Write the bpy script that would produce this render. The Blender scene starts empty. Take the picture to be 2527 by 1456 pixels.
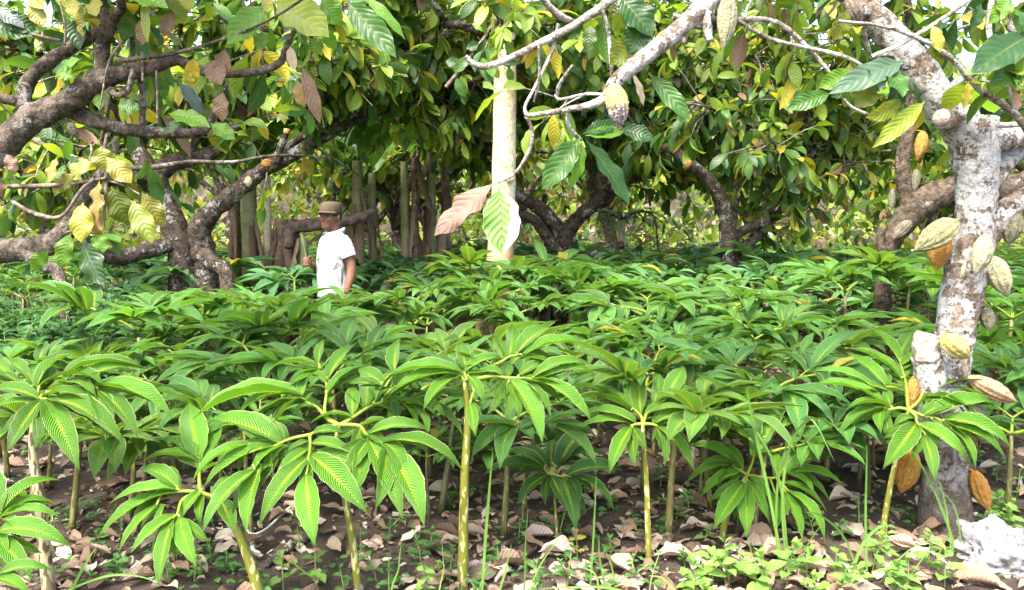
import bpy, math, random
import numpy as np
from mathutils import Vector, Matrix

# ------------------------------------------------------------------ camera, sky, sun, exposure
S = bpy.context.scene
C = S.collection
F = 1983.0; CX = 1263.5; CY = 728.0            # photo measured on a 2527 x 1456 picture
EYE = 1.45
PITCH = math.atan((728 - 560) / F)
cam_d = bpy.data.cameras.new('camera'); cam = bpy.data.objects.new('camera', cam_d); C.objects.link(cam)
cam_d.sensor_fit = 'HORIZONTAL'; cam_d.angle = 2 * math.atan(CX / F)
cam_d.clip_start = 0.05; cam_d.clip_end = 2000
cam.location = (0, 0, EYE); cam.rotation_euler = (math.pi / 2 - PITCH, 0, 0)
S.camera = cam

SUN_EL = math.radians(58); SUN_AZ = math.radians(-152)      # azimuth from +Y towards +X
sdir = Vector((math.sin(SUN_AZ) * math.cos(SUN_EL), math.cos(SUN_AZ) * math.cos(SUN_EL), math.sin(SUN_EL)))
W = bpy.data.worlds.new('World'); S.world = W; W.use_nodes = True
wn = W.node_tree; bg = wn.nodes['Background']
sky = wn.nodes.new('ShaderNodeTexSky'); sky.sky_type = 'NISHITA'; sky.sun_disc = False
sky.sun_elevation = SUN_EL; sky.sun_rotation = SUN_AZ; sky.dust_density = 5.0; sky.air_density = 0.8; sky.ozone_density = 0.7
wn.links.new(sky.outputs[0], bg.inputs[0]); bg.inputs[1].default_value = 0.15
sun_d = bpy.data.lights.new('sun', 'SUN'); sun = bpy.data.objects.new('sun', sun_d); C.objects.link(sun)
sun_d.energy = 1.3; sun_d.angle = math.radians(11.0); sun_d.color = (1.0, 0.96, 0.90)
sun.rotation_euler = (-sdir).to_track_quat('-Z', 'Y').to_euler()
S.view_settings.view_transform = 'Standard'; S.view_settings.look = 'None'
S.view_settings.exposure = 2.8; S.view_settings.gamma = 1.0
cy = S.cycles
cy.max_bounces = 7; cy.diffuse_bounces = 4; cy.glossy_bounces = 2; cy.transmission_bounces = 5; cy.transparent_max_bounces = 6
cy.caustics_reflective = False; cy.caustics_refractive = False
cy.use_denoising = True

# ------------------------------------------------------------------ helpers
def P(px, py, d):
    """point at depth y=d seen at photo position (px, py)"""
    x = (px - CX) / F; y = -(py - CY) / F
    v = np.array([x, math.cos(PITCH) + y * math.sin(PITCH), -math.sin(PITCH) + y * math.cos(PITCH)])
    return v * (d / v[1]) + np.array([0, 0, EYE])

def gz(x, y):
    x = np.asarray(x, float); y = np.asarray(y, float)
    z = 0.018 * np.sin(x * 2.1 + 1.0) * np.sin(y * 1.7) + 0.01 * np.sin(x * 5.3 + y * 3.1) + 0.006 * np.sin(x * 11 - y * 9)
    far = np.clip(y - 27, 0, None)
    return z + np.minimum(far * 0.30, 14 + far * 0.02)

def nrm(v, ax=-1):
    return v / np.maximum(np.linalg.norm(v, axis=ax, keepdims=True), 1e-9)

class MB:
    def __init__(s): s.v = []; s.q = []; s.t = []; s.uv = []; s.col = []; s.n = 0
    def add(s, v, q=None, uv=None, col=None, t=None):
        v = np.asarray(v, float).reshape(-1, 3); n = len(v)
        s.v.append(v)
        if q is not None and len(q): s.q.append(np.asarray(q, int).reshape(-1, 4) + s.n)
        if t is not None and len(t): s.t.append(np.asarray(t, int).reshape(-1, 3) + s.n)
        s.uv.append(np.zeros((n, 2)) if uv is None else np.asarray(uv, float).reshape(-1, 2))
        c = np.ones((n, 3)) if col is None else np.broadcast_to(np.asarray(col, float), (n, 3))
        s.col.append(c); s.n += n
    def mesh(s, name, mat, origin=(0, 0, 0), smooth=True):
        me = bpy.data.meshes.new(name)
        v = np.concatenate(s.v) - np.asarray(origin, float)
        q = np.concatenate(s.q) if s.q else np.zeros((0, 4), int)
        t = np.concatenate(s.t) if s.t else np.zeros((0, 3), int)
        me.vertices.add(len(v)); me.vertices.foreach_set('co', v.ravel())
        li = np.concatenate([q.ravel(), t.ravel()])
        me.loops.add(len(li)); me.loops.foreach_set('vertex_index', li)
        st = np.concatenate([np.arange(len(q)) * 4, len(q) * 4 + np.arange(len(t)) * 3])
        me.polygons.add(len(st)); me.polygons.foreach_set('loop_start', st)
        me.polygons.foreach_set('use_smooth', np.full(len(st), smooth))
        me.update(calc_edges=True)
        uv = np.concatenate(s.uv); l = me.uv_layers.new(name='UVMap'); l.data.foreach_set('uv', uv[li].ravel())
        co = np.concatenate(s.col); a = me.color_attributes.new('Col', 'FLOAT_COLOR', 'POINT')
        a.data.foreach_set('color', np.concatenate([co, np.ones((len(co), 1))], 1).ravel())
        me.materials.append(mat); me.validate()
        return me
    def build(s, name, mat, parent=None, origin=(0, 0, 0), smooth=True):
        o = bpy.data.objects.new(name, s.mesh(name, mat, origin, smooth)); C.objects.link(o)
        if parent is not None: o.parent = parent
        else: o.location = origin
        return o

def tag(o, label=None, cat=None, group=None, kind=None):
    if label: o['label'] = label
    if cat: o['category'] = cat
    if group: o['group'] = group
    if kind: o['kind'] = kind
    return o

def thing(name, label, cat, loc=(0, 0, 0), rz=0.0, group=None):
    o = bpy.data.objects.new(name, None); C.objects.link(o); o.empty_display_size = 0.1
    o.location = tuple(float(a) for a in loc); o.rotation_euler = (0, 0, rz)
    return tag(o, label, cat, group)

def copy_tree(o, parent=None):
    c = o.copy(); C.objects.link(c)
    if parent is not None: c.parent = parent
    for ch in o.children: copy_tree(ch, c)
    return c

def catmull(pts, rad, k=6):
    p = np.asarray(pts, float); r = np.asarray(rad, float)
    if len(p) < 3:
        t = np.linspace(0, 1, k + 1)[:, None]
        return p[0] * (1 - t) + p[-1] * t, r[0] * (1 - t[:, 0]) + r[-1] * t[:, 0]
    pp = np.vstack([2 * p[0] - p[1], p, 2 * p[-1] - p[-2]])
    out = []; ro = []
    for i in range(len(p) - 1):
        a, b, c, d = pp[i:i + 4]
        for t in np.linspace(0, 1, k, endpoint=False):
            out.append(0.5 * (2 * b + (c - a) * t + (2 * a - 5 * b + 4 * c - d) * t * t + (3 * b - a - 3 * c + d) * t ** 3))
            ro.append(r[i] * (1 - t) + r[i + 1] * t)
    out.append(p[-1]); ro.append(r[-1])
    return np.array(out), np.array(ro)

def frames(p):
    t = nrm(np.gradient(p, axis=0))
    ref = np.array([0, 0, 1.]) if abs(t[0][2]) < 0.9 else np.array([1., 0, 0])
    u = nrm(ref - t[0] * np.dot(ref, t[0])); us = [u]
    for i in range(1, len(p)):
        u = us[-1] - t[i] * np.dot(us[-1], t[i]); us.append(nrm(u))
    us = np.array(us); return t, us, np.cross(t, us)

def tube(mb, pts, rad, seg=8, k=6, rough=0.0, rng=None, cap=True, col=None, uvc=None, smooth=True):
    p, r = catmull(pts, rad, k) if smooth else (np.asarray(pts, float), np.asarray(rad, float))
    t, u, w = frames(p); n = len(p)
    th = np.linspace(0, 2 * math.pi, seg, endpoint=False)
    rr = np.repeat(r[:, None], seg, 1)
    if rough and rng is not None:
        s = np.linspace(0, n * 0.9, n)[:, None]
        a = rng.uniform(0, 6.28, 6)
        rr = rr * (1 + rough * (0.5 * np.sin(s * 0.9 + 2 * th + a[0]) + 0.4 * np.sin(s * 1.7 - 3 * th + a[1]) + 0.35 * np.sin(2.9 * s + th + a[2]))
                   + rough * 0.35 * rng.normal(size=(n, seg)))
    v = p[:, None] + rr[..., None] * (np.cos(th)[None, :, None] * u[:, None] + np.sin(th)[None, :, None] * w[:, None])
    i = np.arange(n - 1)[:, None] * seg; j = np.arange(seg)[None]; j2 = (j + 1) % seg
    q = np.stack([i + j, i + j2, i + seg + j2, i + seg + j], -1).reshape(-1, 4)
    uv = np.zeros((n * seg, 2))
    if uvc is not None: uv[:] = uvc
    else: uv[:, 0] = np.repeat(np.linspace(0, 1, n), seg); uv[:, 1] = np.tile(th / 6.2832, n)
    vv = v.reshape(-1, 3); tt = None
    if cap:
        vv = np.vstack([vv, p[0], p[-1]]); uv = np.vstack([uv, uv[0], uv[-1]])
        b = n * seg; jj = np.arange(seg); jj2 = (jj + 1) % seg
        tt = np.vstack([np.stack([jj2, jj, np.full(seg, b)], 1), np.stack([(n - 1) * seg + jj, (n - 1) * seg + jj2, np.full(seg, b + 1)], 1)])
    mb.add(vv, q, uv, col, tt)
    return p, r

PROF = {
    'cacao': ([0, .06, .10, .2, .35, .5, .65, .8, .9, .96, 1], [.05, .06, .25, .62, .92, 1, .97, .74, .4, .14, .02]),
    'yam':   ([0, .05, .15, .3, .42, .55, .7, .83, .93, 1], [.18, .34, .70, .95, 1, .93, .70, .40, .15, .01]),
    'ovate': ([0, .1, .14, .3, .45, .65, .85, .95, 1], [.05, .07, .5, .95, 1, .8, .38, .12, .02]),
    'blade': ([0, .2, .6, .9, 1], [.6, 1, .8, .3, .03]),
}
def leaves(mb, base, dirv, up, L, Wd, droop, col, keel=0.12, wave=0.0, nu=8, nv=4, prof='cacao', wf=5.0, twist=0.0, scallop=0.0, rng=None, curl=0.0):
    base = np.asarray(base, float).reshape(-1, 3); n = len(base)
    f = lambda a: np.broadcast_to(np.asarray(a, float), (n,)) if np.ndim(a) <= 1 else a
    dirv = nrm(np.broadcast_to(np.asarray(dirv, float), (n, 3))); up = np.broadcast_to(np.asarray(up, float), (n, 3))
    up = nrm(up - dirv * (up * dirv).sum(1, keepdims=True) + 1e-6)
    L = f(L); Wd = f(Wd); droop = f(droop); keel = f(keel); wave = f(wave); twist = f(twist); curl = f(curl)
    side = np.cross(dirv, up)
    s = np.linspace(0, 1, nu + 1); v = np.linspace(-1, 1, nv + 1)
    ang = droop[:, None] * s[None]
    ca = np.cos(ang); sa = np.sin(ang); ds = 1 / nu
    cx = np.concatenate([np.zeros((n, 1)), np.cumsum((ca[:, 1:] + ca[:, :-1]) / 2 * ds, 1)], 1)
    cz = -np.concatenate([np.zeros((n, 1)), np.cumsum((sa[:, 1:] + sa[:, :-1]) / 2 * ds, 1)], 1)
    ctr = base[:, None] + L[:, None, None] * (cx[..., None] * dirv[:, None] + cz[..., None] * up[:, None])
    nor = sa[..., None] * dirv[:, None] + ca[..., None] * up[:, None]
    if np.any(twist):
        ta = twist[:, None] * s[None]; sd = side[:, None] * np.cos(ta)[..., None] + nor * np.sin(ta)[..., None]
        nor = nor * np.cos(ta)[..., None] - side[:, None] * np.sin(ta)[..., None]
    else: sd = np.broadcast_to(side[:, None], ctr.shape)
    w = np.interp(s, *PROF[prof])[None] * Wd[:, None] / 2
    ph = rng.uniform(0, 6.28, (n, 2)) if rng is not None else np.zeros((n, 2))
    av = np.abs(v)
    ws = np.ones((n, nu + 1, nv + 1))
    if scallop: ws = ws + scallop * np.sin(s[None, :, None] * wf * 12 + ph[:, :1, None] * np.sign(v)[None, None]) * (av ** 3)[None, None]
    off = w[..., None] * v[None, None] * ws
    cu = curl[:, None, None] * av[None, None] ** 2 * w[..., None]
    hz = keel[:, None, None] * av[None, None] * w[..., None] * 2 + cu + (wave[:, None, None] * (av ** 2)[None, None] * w[..., None] *
         np.sin(s[None, :, None] * wf * 6.28 + ph[:, :1, None] + np.sign(v)[None, None] * ph[:, 1:, None]))
    pos = ctr[:, :, None] + off[..., None] * sd[:, :, None] + hz[..., None] * nor[:, :, None]
    m = (nu + 1) * (nv + 1)
    i = np.arange(nu)[:, None] * (nv + 1); j = np.arange(nv)[None]
    q0 = np.stack([i + j, i + j + 1, i + nv + 2 + j, i + nv + 1 + j], -1).reshape(-1, 4)
    q = (np.arange(n)[:, None, None] * m + q0[None]).reshape(-1, 4)
    uv = np.stack(np.meshgrid(s, (v + 1) / 2, indexing='ij'), -1).reshape(1, m, 2)
    col = np.broadcast_to(np.asarray(col, float), (n, 3))
    mb.add(pos.reshape(-1, 3), q, np.broadcast_to(uv, (n, m, 2)).reshape(-1, 2), np.repeat(col, m, 0))

# ------------------------------------------------------------------ materials
class NT:
    def __init__(s, name):
        s.m = bpy.data.materials.new(name); s.m.use_nodes = True; s.t = s.m.node_tree; s.t.nodes.clear()
        s.out = s.n('ShaderNodeOutputMaterial')
    def n(s, ty, **kw):
        o = s.t.nodes.new(ty)
        for k, v in kw.items(): setattr(o, k, v)
        return o
    def set(s, sock, v):
        if isinstance(v, bpy.types.NodeSocket): s.t.links.new(v, sock)
        elif v is not None:
            if sock.type == 'RGBA' and len(v) == 3: v = (*v, 1)
            sock.default_value = v
    def math(s, op, a, b=0.0, c=0.0, clamp=False):
        o = s.n('ShaderNodeMath', operation=op, use_clamp=clamp)
        s.set(o.inputs[0], a); s.set(o.inputs[1], b); s.set(o.inputs[2], c); return o.outputs[0]
    def mix(s, f, a, b, mode='MIX'):
        o = s.n('ShaderNodeMix', data_type='RGBA', blend_type=mode); o.clamp_factor = True
        s.set(o.inputs[0], f); s.set(o.inputs[6], a); s.set(o.inputs[7], b); return o.outputs[2]
    def ramp(s, f, a, b, lo=0.0, hi=1.0):
        o = s.n('ShaderNodeMapRange'); o.interpolation_type = 'SMOOTHSTEP'
        s.set(o.inputs[0], f); o.inputs[1].default_value = a; o.inputs[2].default_value = b; o.inputs[3].default_value = lo; o.inputs[4].default_value = hi
        return o.outputs[0]
    def noise(s, vec, scale, detail=4, rough=0.55, dist=0.0):
        o = s.n('ShaderNodeTexNoise'); s.set(o.inputs['Vector'], vec); o.inputs['Scale'].default_value = scale
        o.inputs['Detail'].default_value = detail; o.inputs['Roughness'].default_value = rough; o.inputs['Distortion'].default_value = dist
        return o.outputs[0]
    def voro(s, vec, scale, feature='F1'):
        o = s.n('ShaderNodeTexVoronoi', feature=feature); s.set(o.inputs['Vector'], vec); o.inputs['Scale'].default_value = scale
        return o.outputs[0]
    def bump(s, h, strength, dist, normal=None):
        o = s.n('ShaderNodeBump'); s.set(o.inputs['Height'], h); o.inputs['Strength'].default_value = strength; o.inputs['Distance'].default_value = dist
        if normal is not None: s.set(o.inputs['Normal'], normal)
        return o.outputs[0]
    def coord(s, which='Object'): return s.n('ShaderNodeTexCoord').outputs[which]
    def vmul(s, v, sc):
        o = s.n('ShaderNodeVectorMath', operation='MULTIPLY'); s.set(o.inputs[0], v); o.inputs[1].default_value = sc; return o.outputs[0]
    def principled(s, col, rough=0.6, spec=0.4, normal=None, **kw):
        o = s.n('ShaderNodeBsdfPrincipled'); s.set(o.inputs['Base Color'], col); s.set(o.inputs['Roughness'], rough)
        o.inputs['Specular IOR Level'].default_value = spec
        if normal is not None: s.set(o.inputs['Normal'], normal)
        for k, v in kw.items(): s.set(o.inputs[k], v)
        return o.outputs[0]
    def done(s, sh): s.t.links.new(sh, s.out.inputs[0]); return s.m

def leaf_mat(name, veins, slant, rib_col, rib_w, rib_amt, margin, rough, spec, trans, bump_s, bump_d, spots=0.0, tcol=(1.25, 1.15, 0.5), vein_c=0.25, under=0.35):
    t = NT(name)
    uvn = t.n('ShaderNodeUVMap').outputs[0]; sp = t.n('ShaderNodeSeparateXYZ'); t.set(sp.inputs[0], uvn)
    u = sp.outputs[0]; v = sp.outputs[1]
    a = t.math('ABSOLUTE', t.math('MULTIPLY_ADD', v, 2.0, -1.0))
    col = t.n('ShaderNodeAttribute', attribute_name='Col').outputs['Color']
    ph = t.math('MULTIPLY', t.math('SUBTRACT', u, t.math('MULTIPLY', t.math('POWER', a, 1.3), slant)), veins * 6.2832)
    w = t.math('MULTIPLY_ADD', t.math('SINE', ph), 0.5, 0.5)
    vein = t.math('POWER', w, 5.0)
    obj = t.coord('Object')
    big = t.noise(obj, 9.0, 3)
    c = t.mix(t.ramp(big, 0.3, 0.75, 0.0, 0.45), col, t.mix(1.0, col, (0.6, 0.72, 0.75), 'MULTIPLY'))
    c = t.mix(t.math('MULTIPLY', vein, vein_c), c, t.mix(1.0, c, (2.2, 1.9, 1.6), 'MULTIPLY'))
    c = t.mix(t.math('MULTIPLY', t.math('POWER', t.math('SUBTRACT', 1.0, w), 3.0), vein_c * 1.6), c, t.mix(1.0, c, (0.45, 0.55, 0.45), 'MULTIPLY'))  # troughs between veins darkened: shade of the relief put into the colour
    rib = t.math('MULTIPLY', t.ramp(a, rib_w, 0.0), rib_amt)
    rib = t.math('MULTIPLY', rib, t.ramp(u, 0.8, 0.1, 0.22, 1.0))
    c = t.mix(rib, c, rib_col)
    if margin: c = t.mix(t.ramp(a, 0.90, 0.97, 0.0, margin), c, (0.55, 0.52, 0.28))
    if spots:
        vs = t.noise(obj, 45.0, 2); c = t.mix(t.ramp(vs, 0.66, 0.74, 0.0, spots), c, (0.16, 0.085, 0.03))
    geo = t.n('ShaderNodeNewGeometry')
    c_under = t.mix(under, c, t.mix(1.0, c, (1.7, 1.5, 1.5), 'MULTIPLY'))
    cc = t.mix(geo.outputs['Backfacing'], c, c_under)
    h = t.math('ADD', t.math('MULTIPLY', t.math('POWER', w, 2.0), -1.0), t.math('MULTIPLY', t.noise(obj, 60, 3), 0.5))
    nb = t.bump(h, bump_s, bump_d)
    pr = t.principled(cc, t.math('MULTIPLY_ADD', geo.outputs['Backfacing'], 0.25, rough), spec, nb)
    tr = t.n('ShaderNodeBsdfTranslucent'); t.set(tr.inputs[0], t.mix(1.0, c, tcol, 'MULTIPLY')); t.set(tr.inputs['Normal'], nb)
    mx = t.n('ShaderNodeMixShader'); mx.inputs[0].default_value = trans
    t.t.links.new(pr, mx.inputs[1]); t.t.links.new(tr.outputs[0], mx.inputs[2])
    return t.done(mx.outputs[0])

M = {}
M['yam'] = leaf_mat('yam_leaf', 24, 0.24, (0.40, 0.48, 0.02), 0.26, 0.70, 0.5, 0.42, 0.5, 0.42, 0.8, 0.011, vein_c=0.09, spots=.4)
M['yamfar'] = leaf_mat('yam_leaf_far_row', 18, 0.24, (0.19, 0.31, 0.07), 0.16, 0.65, 0.35, 0.44, 0.5, 0.38, 0.6, 0.009, vein_c=0.2)  # leaves of the far rows: greener rib, fainter margin, fewer veins
M['cacao'] = leaf_mat('cacao_leaf', 9, 0.22, (0.16, 0.22, 0.05), 0.08, 0.8, 0.0, 0.38, 0.45, 0.46, 0.30, 0.006, spots=0.5, vein_c=.07)
M['weed'] = leaf_mat('weed_leaf', 6, 0.30, (0.16, 0.28, 0.06), 0.10, 0.5, 0.0, 0.5, 0.35, 0.35, 0.5, 0.006)
M['dry'] = leaf_mat('dry_leaf', 9, 0.22, (0.24, 0.17, 0.12), 0.05, 0.6, 0.0, 0.65, 0.25, 0.12, 0.35, 0.008, vein_c=.08, spots=0.45, tcol=(1.2, 0.9, 0.6))
M['banana'] = leaf_mat('banana_leaf', 45, 0.10, (0.30, 0.36, 0.10), 0.06, 0.8, 0.0, 0.35, 0.5, 0.4, 0.4, 0.006, spots=0.1)
M['grass'] = leaf_mat('grass_blade', 1, 0.0, (0.25, 0.34, 0.10), 0.15, 0.5, 0.0, 0.45, 0.4, 0.35, 0.2, 0.003)

def bark_mat(name, dark, mid, lichen_amt, lichen_col=(0.74, 0.73, 0.69), moss=0.0, sc=1.0, bump=1.0, big=6.0, foot=None, foot_z=(2.2, 1.0)):
    t = NT(name); o = t.coord('Object')
    n1 = t.noise(o, 14 * sc, 6, 0.65); n2 = t.noise(t.vmul(o, (1, 1, 0.45)), 60 * sc, 4, 0.6); n3 = t.noise(o, big * sc, 5, 0.62, 0.4); n4 = t.noise(o, 38 * sc, 4, 0.7)
    n5 = t.noise(t.vmul(o, (1, 1, 0.6)), 95 * sc, 3, 0.7); n6 = t.noise(o, 27 * sc, 5, 0.7)
    c = t.mix(t.ramp(n1, 0.36, 0.62), dark, mid)
    c = t.mix(t.ramp(n6, 0.50, 0.66, 0, 0.75), c, tuple(x * 0.45 for x in dark)); c = t.mix(t.ramp(n5, 0.55, 0.7, 0, 0.55), c, tuple(min(1, x * 1.7) for x in mid))
    c = t.mix(t.ramp(n2, 0.52, 0.72, 0, 0.7), c, t.mix(1.0, c, (0.4, 0.38, 0.36), 'MULTIPLY'))
    if moss: c = t.mix(t.ramp(n4, 0.55, 0.65, 0, moss), c, (0.14, 0.13, 0.045))
    lm = t.math('ADD', n3, t.math('MULTIPLY', t.math('SUBTRACT', n4, 0.5), 0.62))
    lich = t.ramp(lm, 0.64 - 0.22 * lichen_amt, 0.71 - 0.22 * lichen_amt)
    lc = t.mix(t.ramp(n2, 0.4, 0.75), lichen_col, tuple(x * 0.62 for x in lichen_col))
    c = t.mix(t.math('MULTIPLY', lich, min(1, 0.35 + lichen_amt)), c, lc)
    if foot:
        z = t.n('ShaderNodeSeparateXYZ'); t.set(z.inputs[0], o); c = t.mix(t.ramp(t.math('ADD', z.outputs[2], t.math('MULTIPLY', t.math('SUBTRACT', n3, .5), .8 * foot_z[0])), foot_z[0], foot_z[1], 0, .9), c, t.mix(n6, foot, tuple(x * .6 for x in foot)))
    h = t.math('ADD', t.math('MULTIPLY', n2, 0.5), t.math('ADD', t.math('MULTIPLY', n1, 0.8), t.math('ADD', t.math('MULTIPLY', lich, 0.12), t.math('MULTIPLY', n6, 1.1))))
    return t.done(t.principled(c, 0.85, 0.2, t.bump(h, 0.9 * bump, 0.035)))
M['bark'] = bark_mat('cacao_bark', (0.035, 0.026, 0.019), (0.12, 0.09, 0.065), 0.10, moss=0.5, lichen_col=(0.5, 0.48, 0.43))
M['bark_brown'] = bark_mat('cacao_bark_brown', (0.036, 0.029, 0.022), (0.15, 0.122, 0.094), 0.35, moss=0.5, lichen_col=(0.36, 0.34, 0.31))
M['bark_lichen'] = bark_mat('cacao_bark_white_lichen', (0.085, 0.06, 0.042), (0.25, 0.20, 0.15), 0.90, moss=0.35, big=9.0, lichen_col=(0.45, 0.445, 0.42), foot=(.10, .078, .06), foot_z=(.75, .15))
M['bark_pale'] = bark_mat('cacao_bark_pale', (0.16, 0.13, 0.10), (0.46, 0.42, 0.36), 0.55, moss=0.15)
M['bark_dark'] = bark_mat('cacao_bark_dark', (0.03, 0.023, 0.018), (0.11, 0.085, 0.065), 0.32, moss=0.25, lichen_col=(0.5, 0.5, 0.46))
M['trunk_smooth'] = bark_mat('smooth_pale_trunk', (0.62, 0.48, 0.28), (0.80, 0.70, 0.52), 0.15, lichen_col=(0.84, 0.80, 0.70), bump=0.15, sc=0.8, foot=(.40, .25, .12))
M['twig'] = bark_mat('twig_bark', (0.08, 0.06, 0.045), (0.2, 0.16, 0.12), 0.1, bump=0.4)

def pod_mat(name, c1, c2, spot, spotc, tip=None):
    t = NT(name); o = t.coord('Object')
    n = t.noise(o, 26, 5, 0.6); n2 = t.noise(o, 110, 4, 0.7); n3 = t.noise(o, 45, 4, 0.65)
    c = t.mix(t.ramp(n, 0.35, 0.65), c1, c2)
    sel = t.math('ADD', t.math('MULTIPLY', n2, 0.6), t.math('MULTIPLY', n3, 0.4))
    c = t.mix(t.ramp(sel, 0.57 - 0.1 * spot, 0.64 - 0.1 * spot, 0, 0.9), c, spotc)
    if tip is not None:
        uv = t.n('ShaderNodeUVMap').outputs[0]; sp = t.n('ShaderNodeSeparateXYZ'); t.set(sp.inputs[0], uv)
        f = t.ramp(t.math('ADD', sp.outputs[0], t.math('MULTIPLY', t.math('SUBTRACT', n3, 0.5), 0.9)), 0.44, 0.6)
        c = t.mix(f, c, t.mix(t.ramp(n2, 0.42, 0.62), tip, (0.42, 0.38, 0.35)))
    return t.done(t.principled(c, 0.6, 0.35, t.bump(t.math('ADD', n2, t.math('MULTIPLY', n3, 1.3)), 0.9, 0.014)))
M['pod_green'] = pod_mat('pod_warty_green', (0.223, 0.235, 0.089), (0.290, 0.279, 0.145), 0.67, (0.102, 0.082, 0.048))
M['pod_pale'] = pod_mat('pod_pale_green', (0.279, 0.290, 0.145), (0.368, 0.346, 0.223), 0.42, (0.150, 0.116, 0.068))
M['pod_grey'] = pod_mat('pod_grey_green', (0.134, 0.145, 0.072), (0.201, 0.189, 0.123), 0.62, (0.068, 0.054, 0.041))
M['pod_yellow'] = pod_mat('pod_yellow', (0.346, 0.290, 0.067), (0.368, 0.323, 0.145), 0.27, (0.170, 0.102, 0.048))
M['pod_orange'] = pod_mat('pod_orange', (0.335, 0.145, 0.016), (0.323, 0.184, 0.039), 0.37, (0.136, 0.061, 0.027))
M['pod_tan'] = pod_mat('pod_tan', (0.312, 0.173, 0.084), (0.346, 0.267, 0.167), 0.47, (0.177, 0.102, 0.068))
M['pod_rot'] = pod_mat('pod_half_black', (0.422, 0.354, 0.082), (0.449, 0.394, 0.163), 0.3, (0.136, 0.095, 0.048), tip=(0.048, 0.037, 0.037))
M['pod_brown'] = pod_mat('pod_dried_brown', (0.102, 0.075, 0.054), (0.204, 0.177, 0.122), 0.5, (0.048, 0.034, 0.027))

def stem_mat(name, base, blot, amt, dark):
    t = NT(name); o = t.coord('Object')
    v = t.noise(t.vmul(o, (1, 1, 0.30)), 62, 2, 0.4, 0.3)
    z = t.n('ShaderNodeSeparateXYZ'); t.set(z.inputs[0], o)
    c = t.mix(t.ramp(v, 0.60 - amt, 0.635 - amt), base, blot)
    c = t.mix(t.ramp(z.outputs[2], 0.10, 0.0, 0, 0.55), c, dark)
    return t.done(t.principled(c, 0.42, 0.4, t.bump(t.noise(o, 90, 3), 0.2, 0.003)))
M['stem'] = stem_mat('yam_stem_olive', (0.14, 0.145, 0.018), (0.42, 0.39, 0.16), 0.035, (0.10, 0.08, 0.04))
M['stem_pale'] = stem_mat('yam_stem_cream', (0.40, 0.36, 0.20), (0.10, 0.07, 0.04), 0.08, (0.30, 0.24, 0.15))
M['stem_dark'] = stem_mat('yam_stem_dark', (0.11, 0.13, 0.035), (0.30, 0.30, 0.12), 0.0, (0.06, 0.05, 0.03))

def plain(name, c1, c2, sc=30, rough=0.8, bump=0.3, bd=0.004, spec=0.3, detail=4):
    t = NT(name); o = t.coord('Object'); n = t.noise(o, sc, detail)
    return t.done(t.principled(t.mix(t.ramp(n, 0.3, 0.7), c1, c2), rough, spec, t.bump(n, bump, bd)))
M['cut'] = plain('cut_wood', (0.22, 0.17, 0.13), (0.44, 0.40, 0.34), 34, bump=.7, bd=.02)
M['cut_orange'] = plain('cut_wood_orange', (0.50, 0.24, 0.07), (0.62, 0.36, 0.14), 40)

def ground_mat():
    t = NT('soil_ground'); o = t.coord('Object')
    n = t.noise(o, 3.0, 6, 0.65); n2 = t.noise(o, 40, 6, 0.7); n3 = t.noise(o, 0.8, 3)
    c = t.mix(t.ramp(n, 0.35, 0.7), (0.040, 0.031, 0.025), (0.10, 0.078, 0.058))
    c = t.mix(t.ramp(n2, 0.5, 0.75, 0, 0.6), c, (0.15, 0.115, 0.085))
    c = t.mix(t.ramp(n3, 0.55, 0.7, 0, 0.35), c, (0.17, 0.13, 0.095))
    h = t.math('ADD', t.math('MULTIPLY', n, 0.6), n2)
    return t.done(t.principled(c, 0.95, 0.15, t.bump(h, 1.0, 0.03)))
M['ground'] = ground_mat()

def rock_mat():
    t = NT('white_limestone'); o = t.coord('Object')
    n = t.noise(o, 9, 8, 0.7); v = t.noise(o, 30, 5, 0.7)
    c = t.mix(t.ramp(n, 0.35, 0.6), (0.13, 0.128, 0.125), (0.30, 0.30, 0.30))
    c = t.mix(t.ramp(v, 0.54, 0.64, 0, 0.85), c, (0.06, 0.06, 0.062))
    return t.done(t.principled(c, 0.85, 0.2, t.bump(t.math('ADD', n, t.math('MULTIPLY', v, -0.4)), 0.9, 0.03)))
M['rock'] = rock_mat()

# ------------------------------------------------------------------ ground
def build_ground():
    xs = np.concatenate([-np.geomspace(400, 12, 14), np.linspace(-11, 11, 150), np.geomspace(12, 400, 14)])
    ys = np.concatenate([[-60, -20, -6, 0], np.linspace(1, 16, 110), np.linspace(16.5, 60, 40), np.geomspace(64, 500, 12)])
    X, Y = np.meshgrid(xs, ys, indexing='ij'); v = np.stack([X, Y, gz(X, Y)], -1)
    a, b = len(xs), len(ys); i = np.arange(a - 1)[:, None] * b; j = np.arange(b - 1)[None]
    q = np.stack([i + j, i + b + j, i + b + j + 1, i + j + 1], -1).reshape(-1, 4)
    m = MB(); m.add(v.reshape(-1, 3), q); tag(m.build('ground', M['ground']), kind='structure')
build_ground()

# ------------------------------------------------------------------ cacao foliage
GAPS = []        # (point, direction, radius, length): leafless corridors cut towards the camera, and towards the sun to light the trunk
ZMIN = [None]    # lowest hanging leaf for the tree under construction
def in_gap(b):
    m = np.zeros(len(b), bool)
    for p, dv, r, L in GAPS:
        w = b - p; t = (w * dv).sum(1); m |= (np.linalg.norm(w - t[:, None] * dv, axis=1) < r) & (t > .1) & (t < L)
    return m

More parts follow.
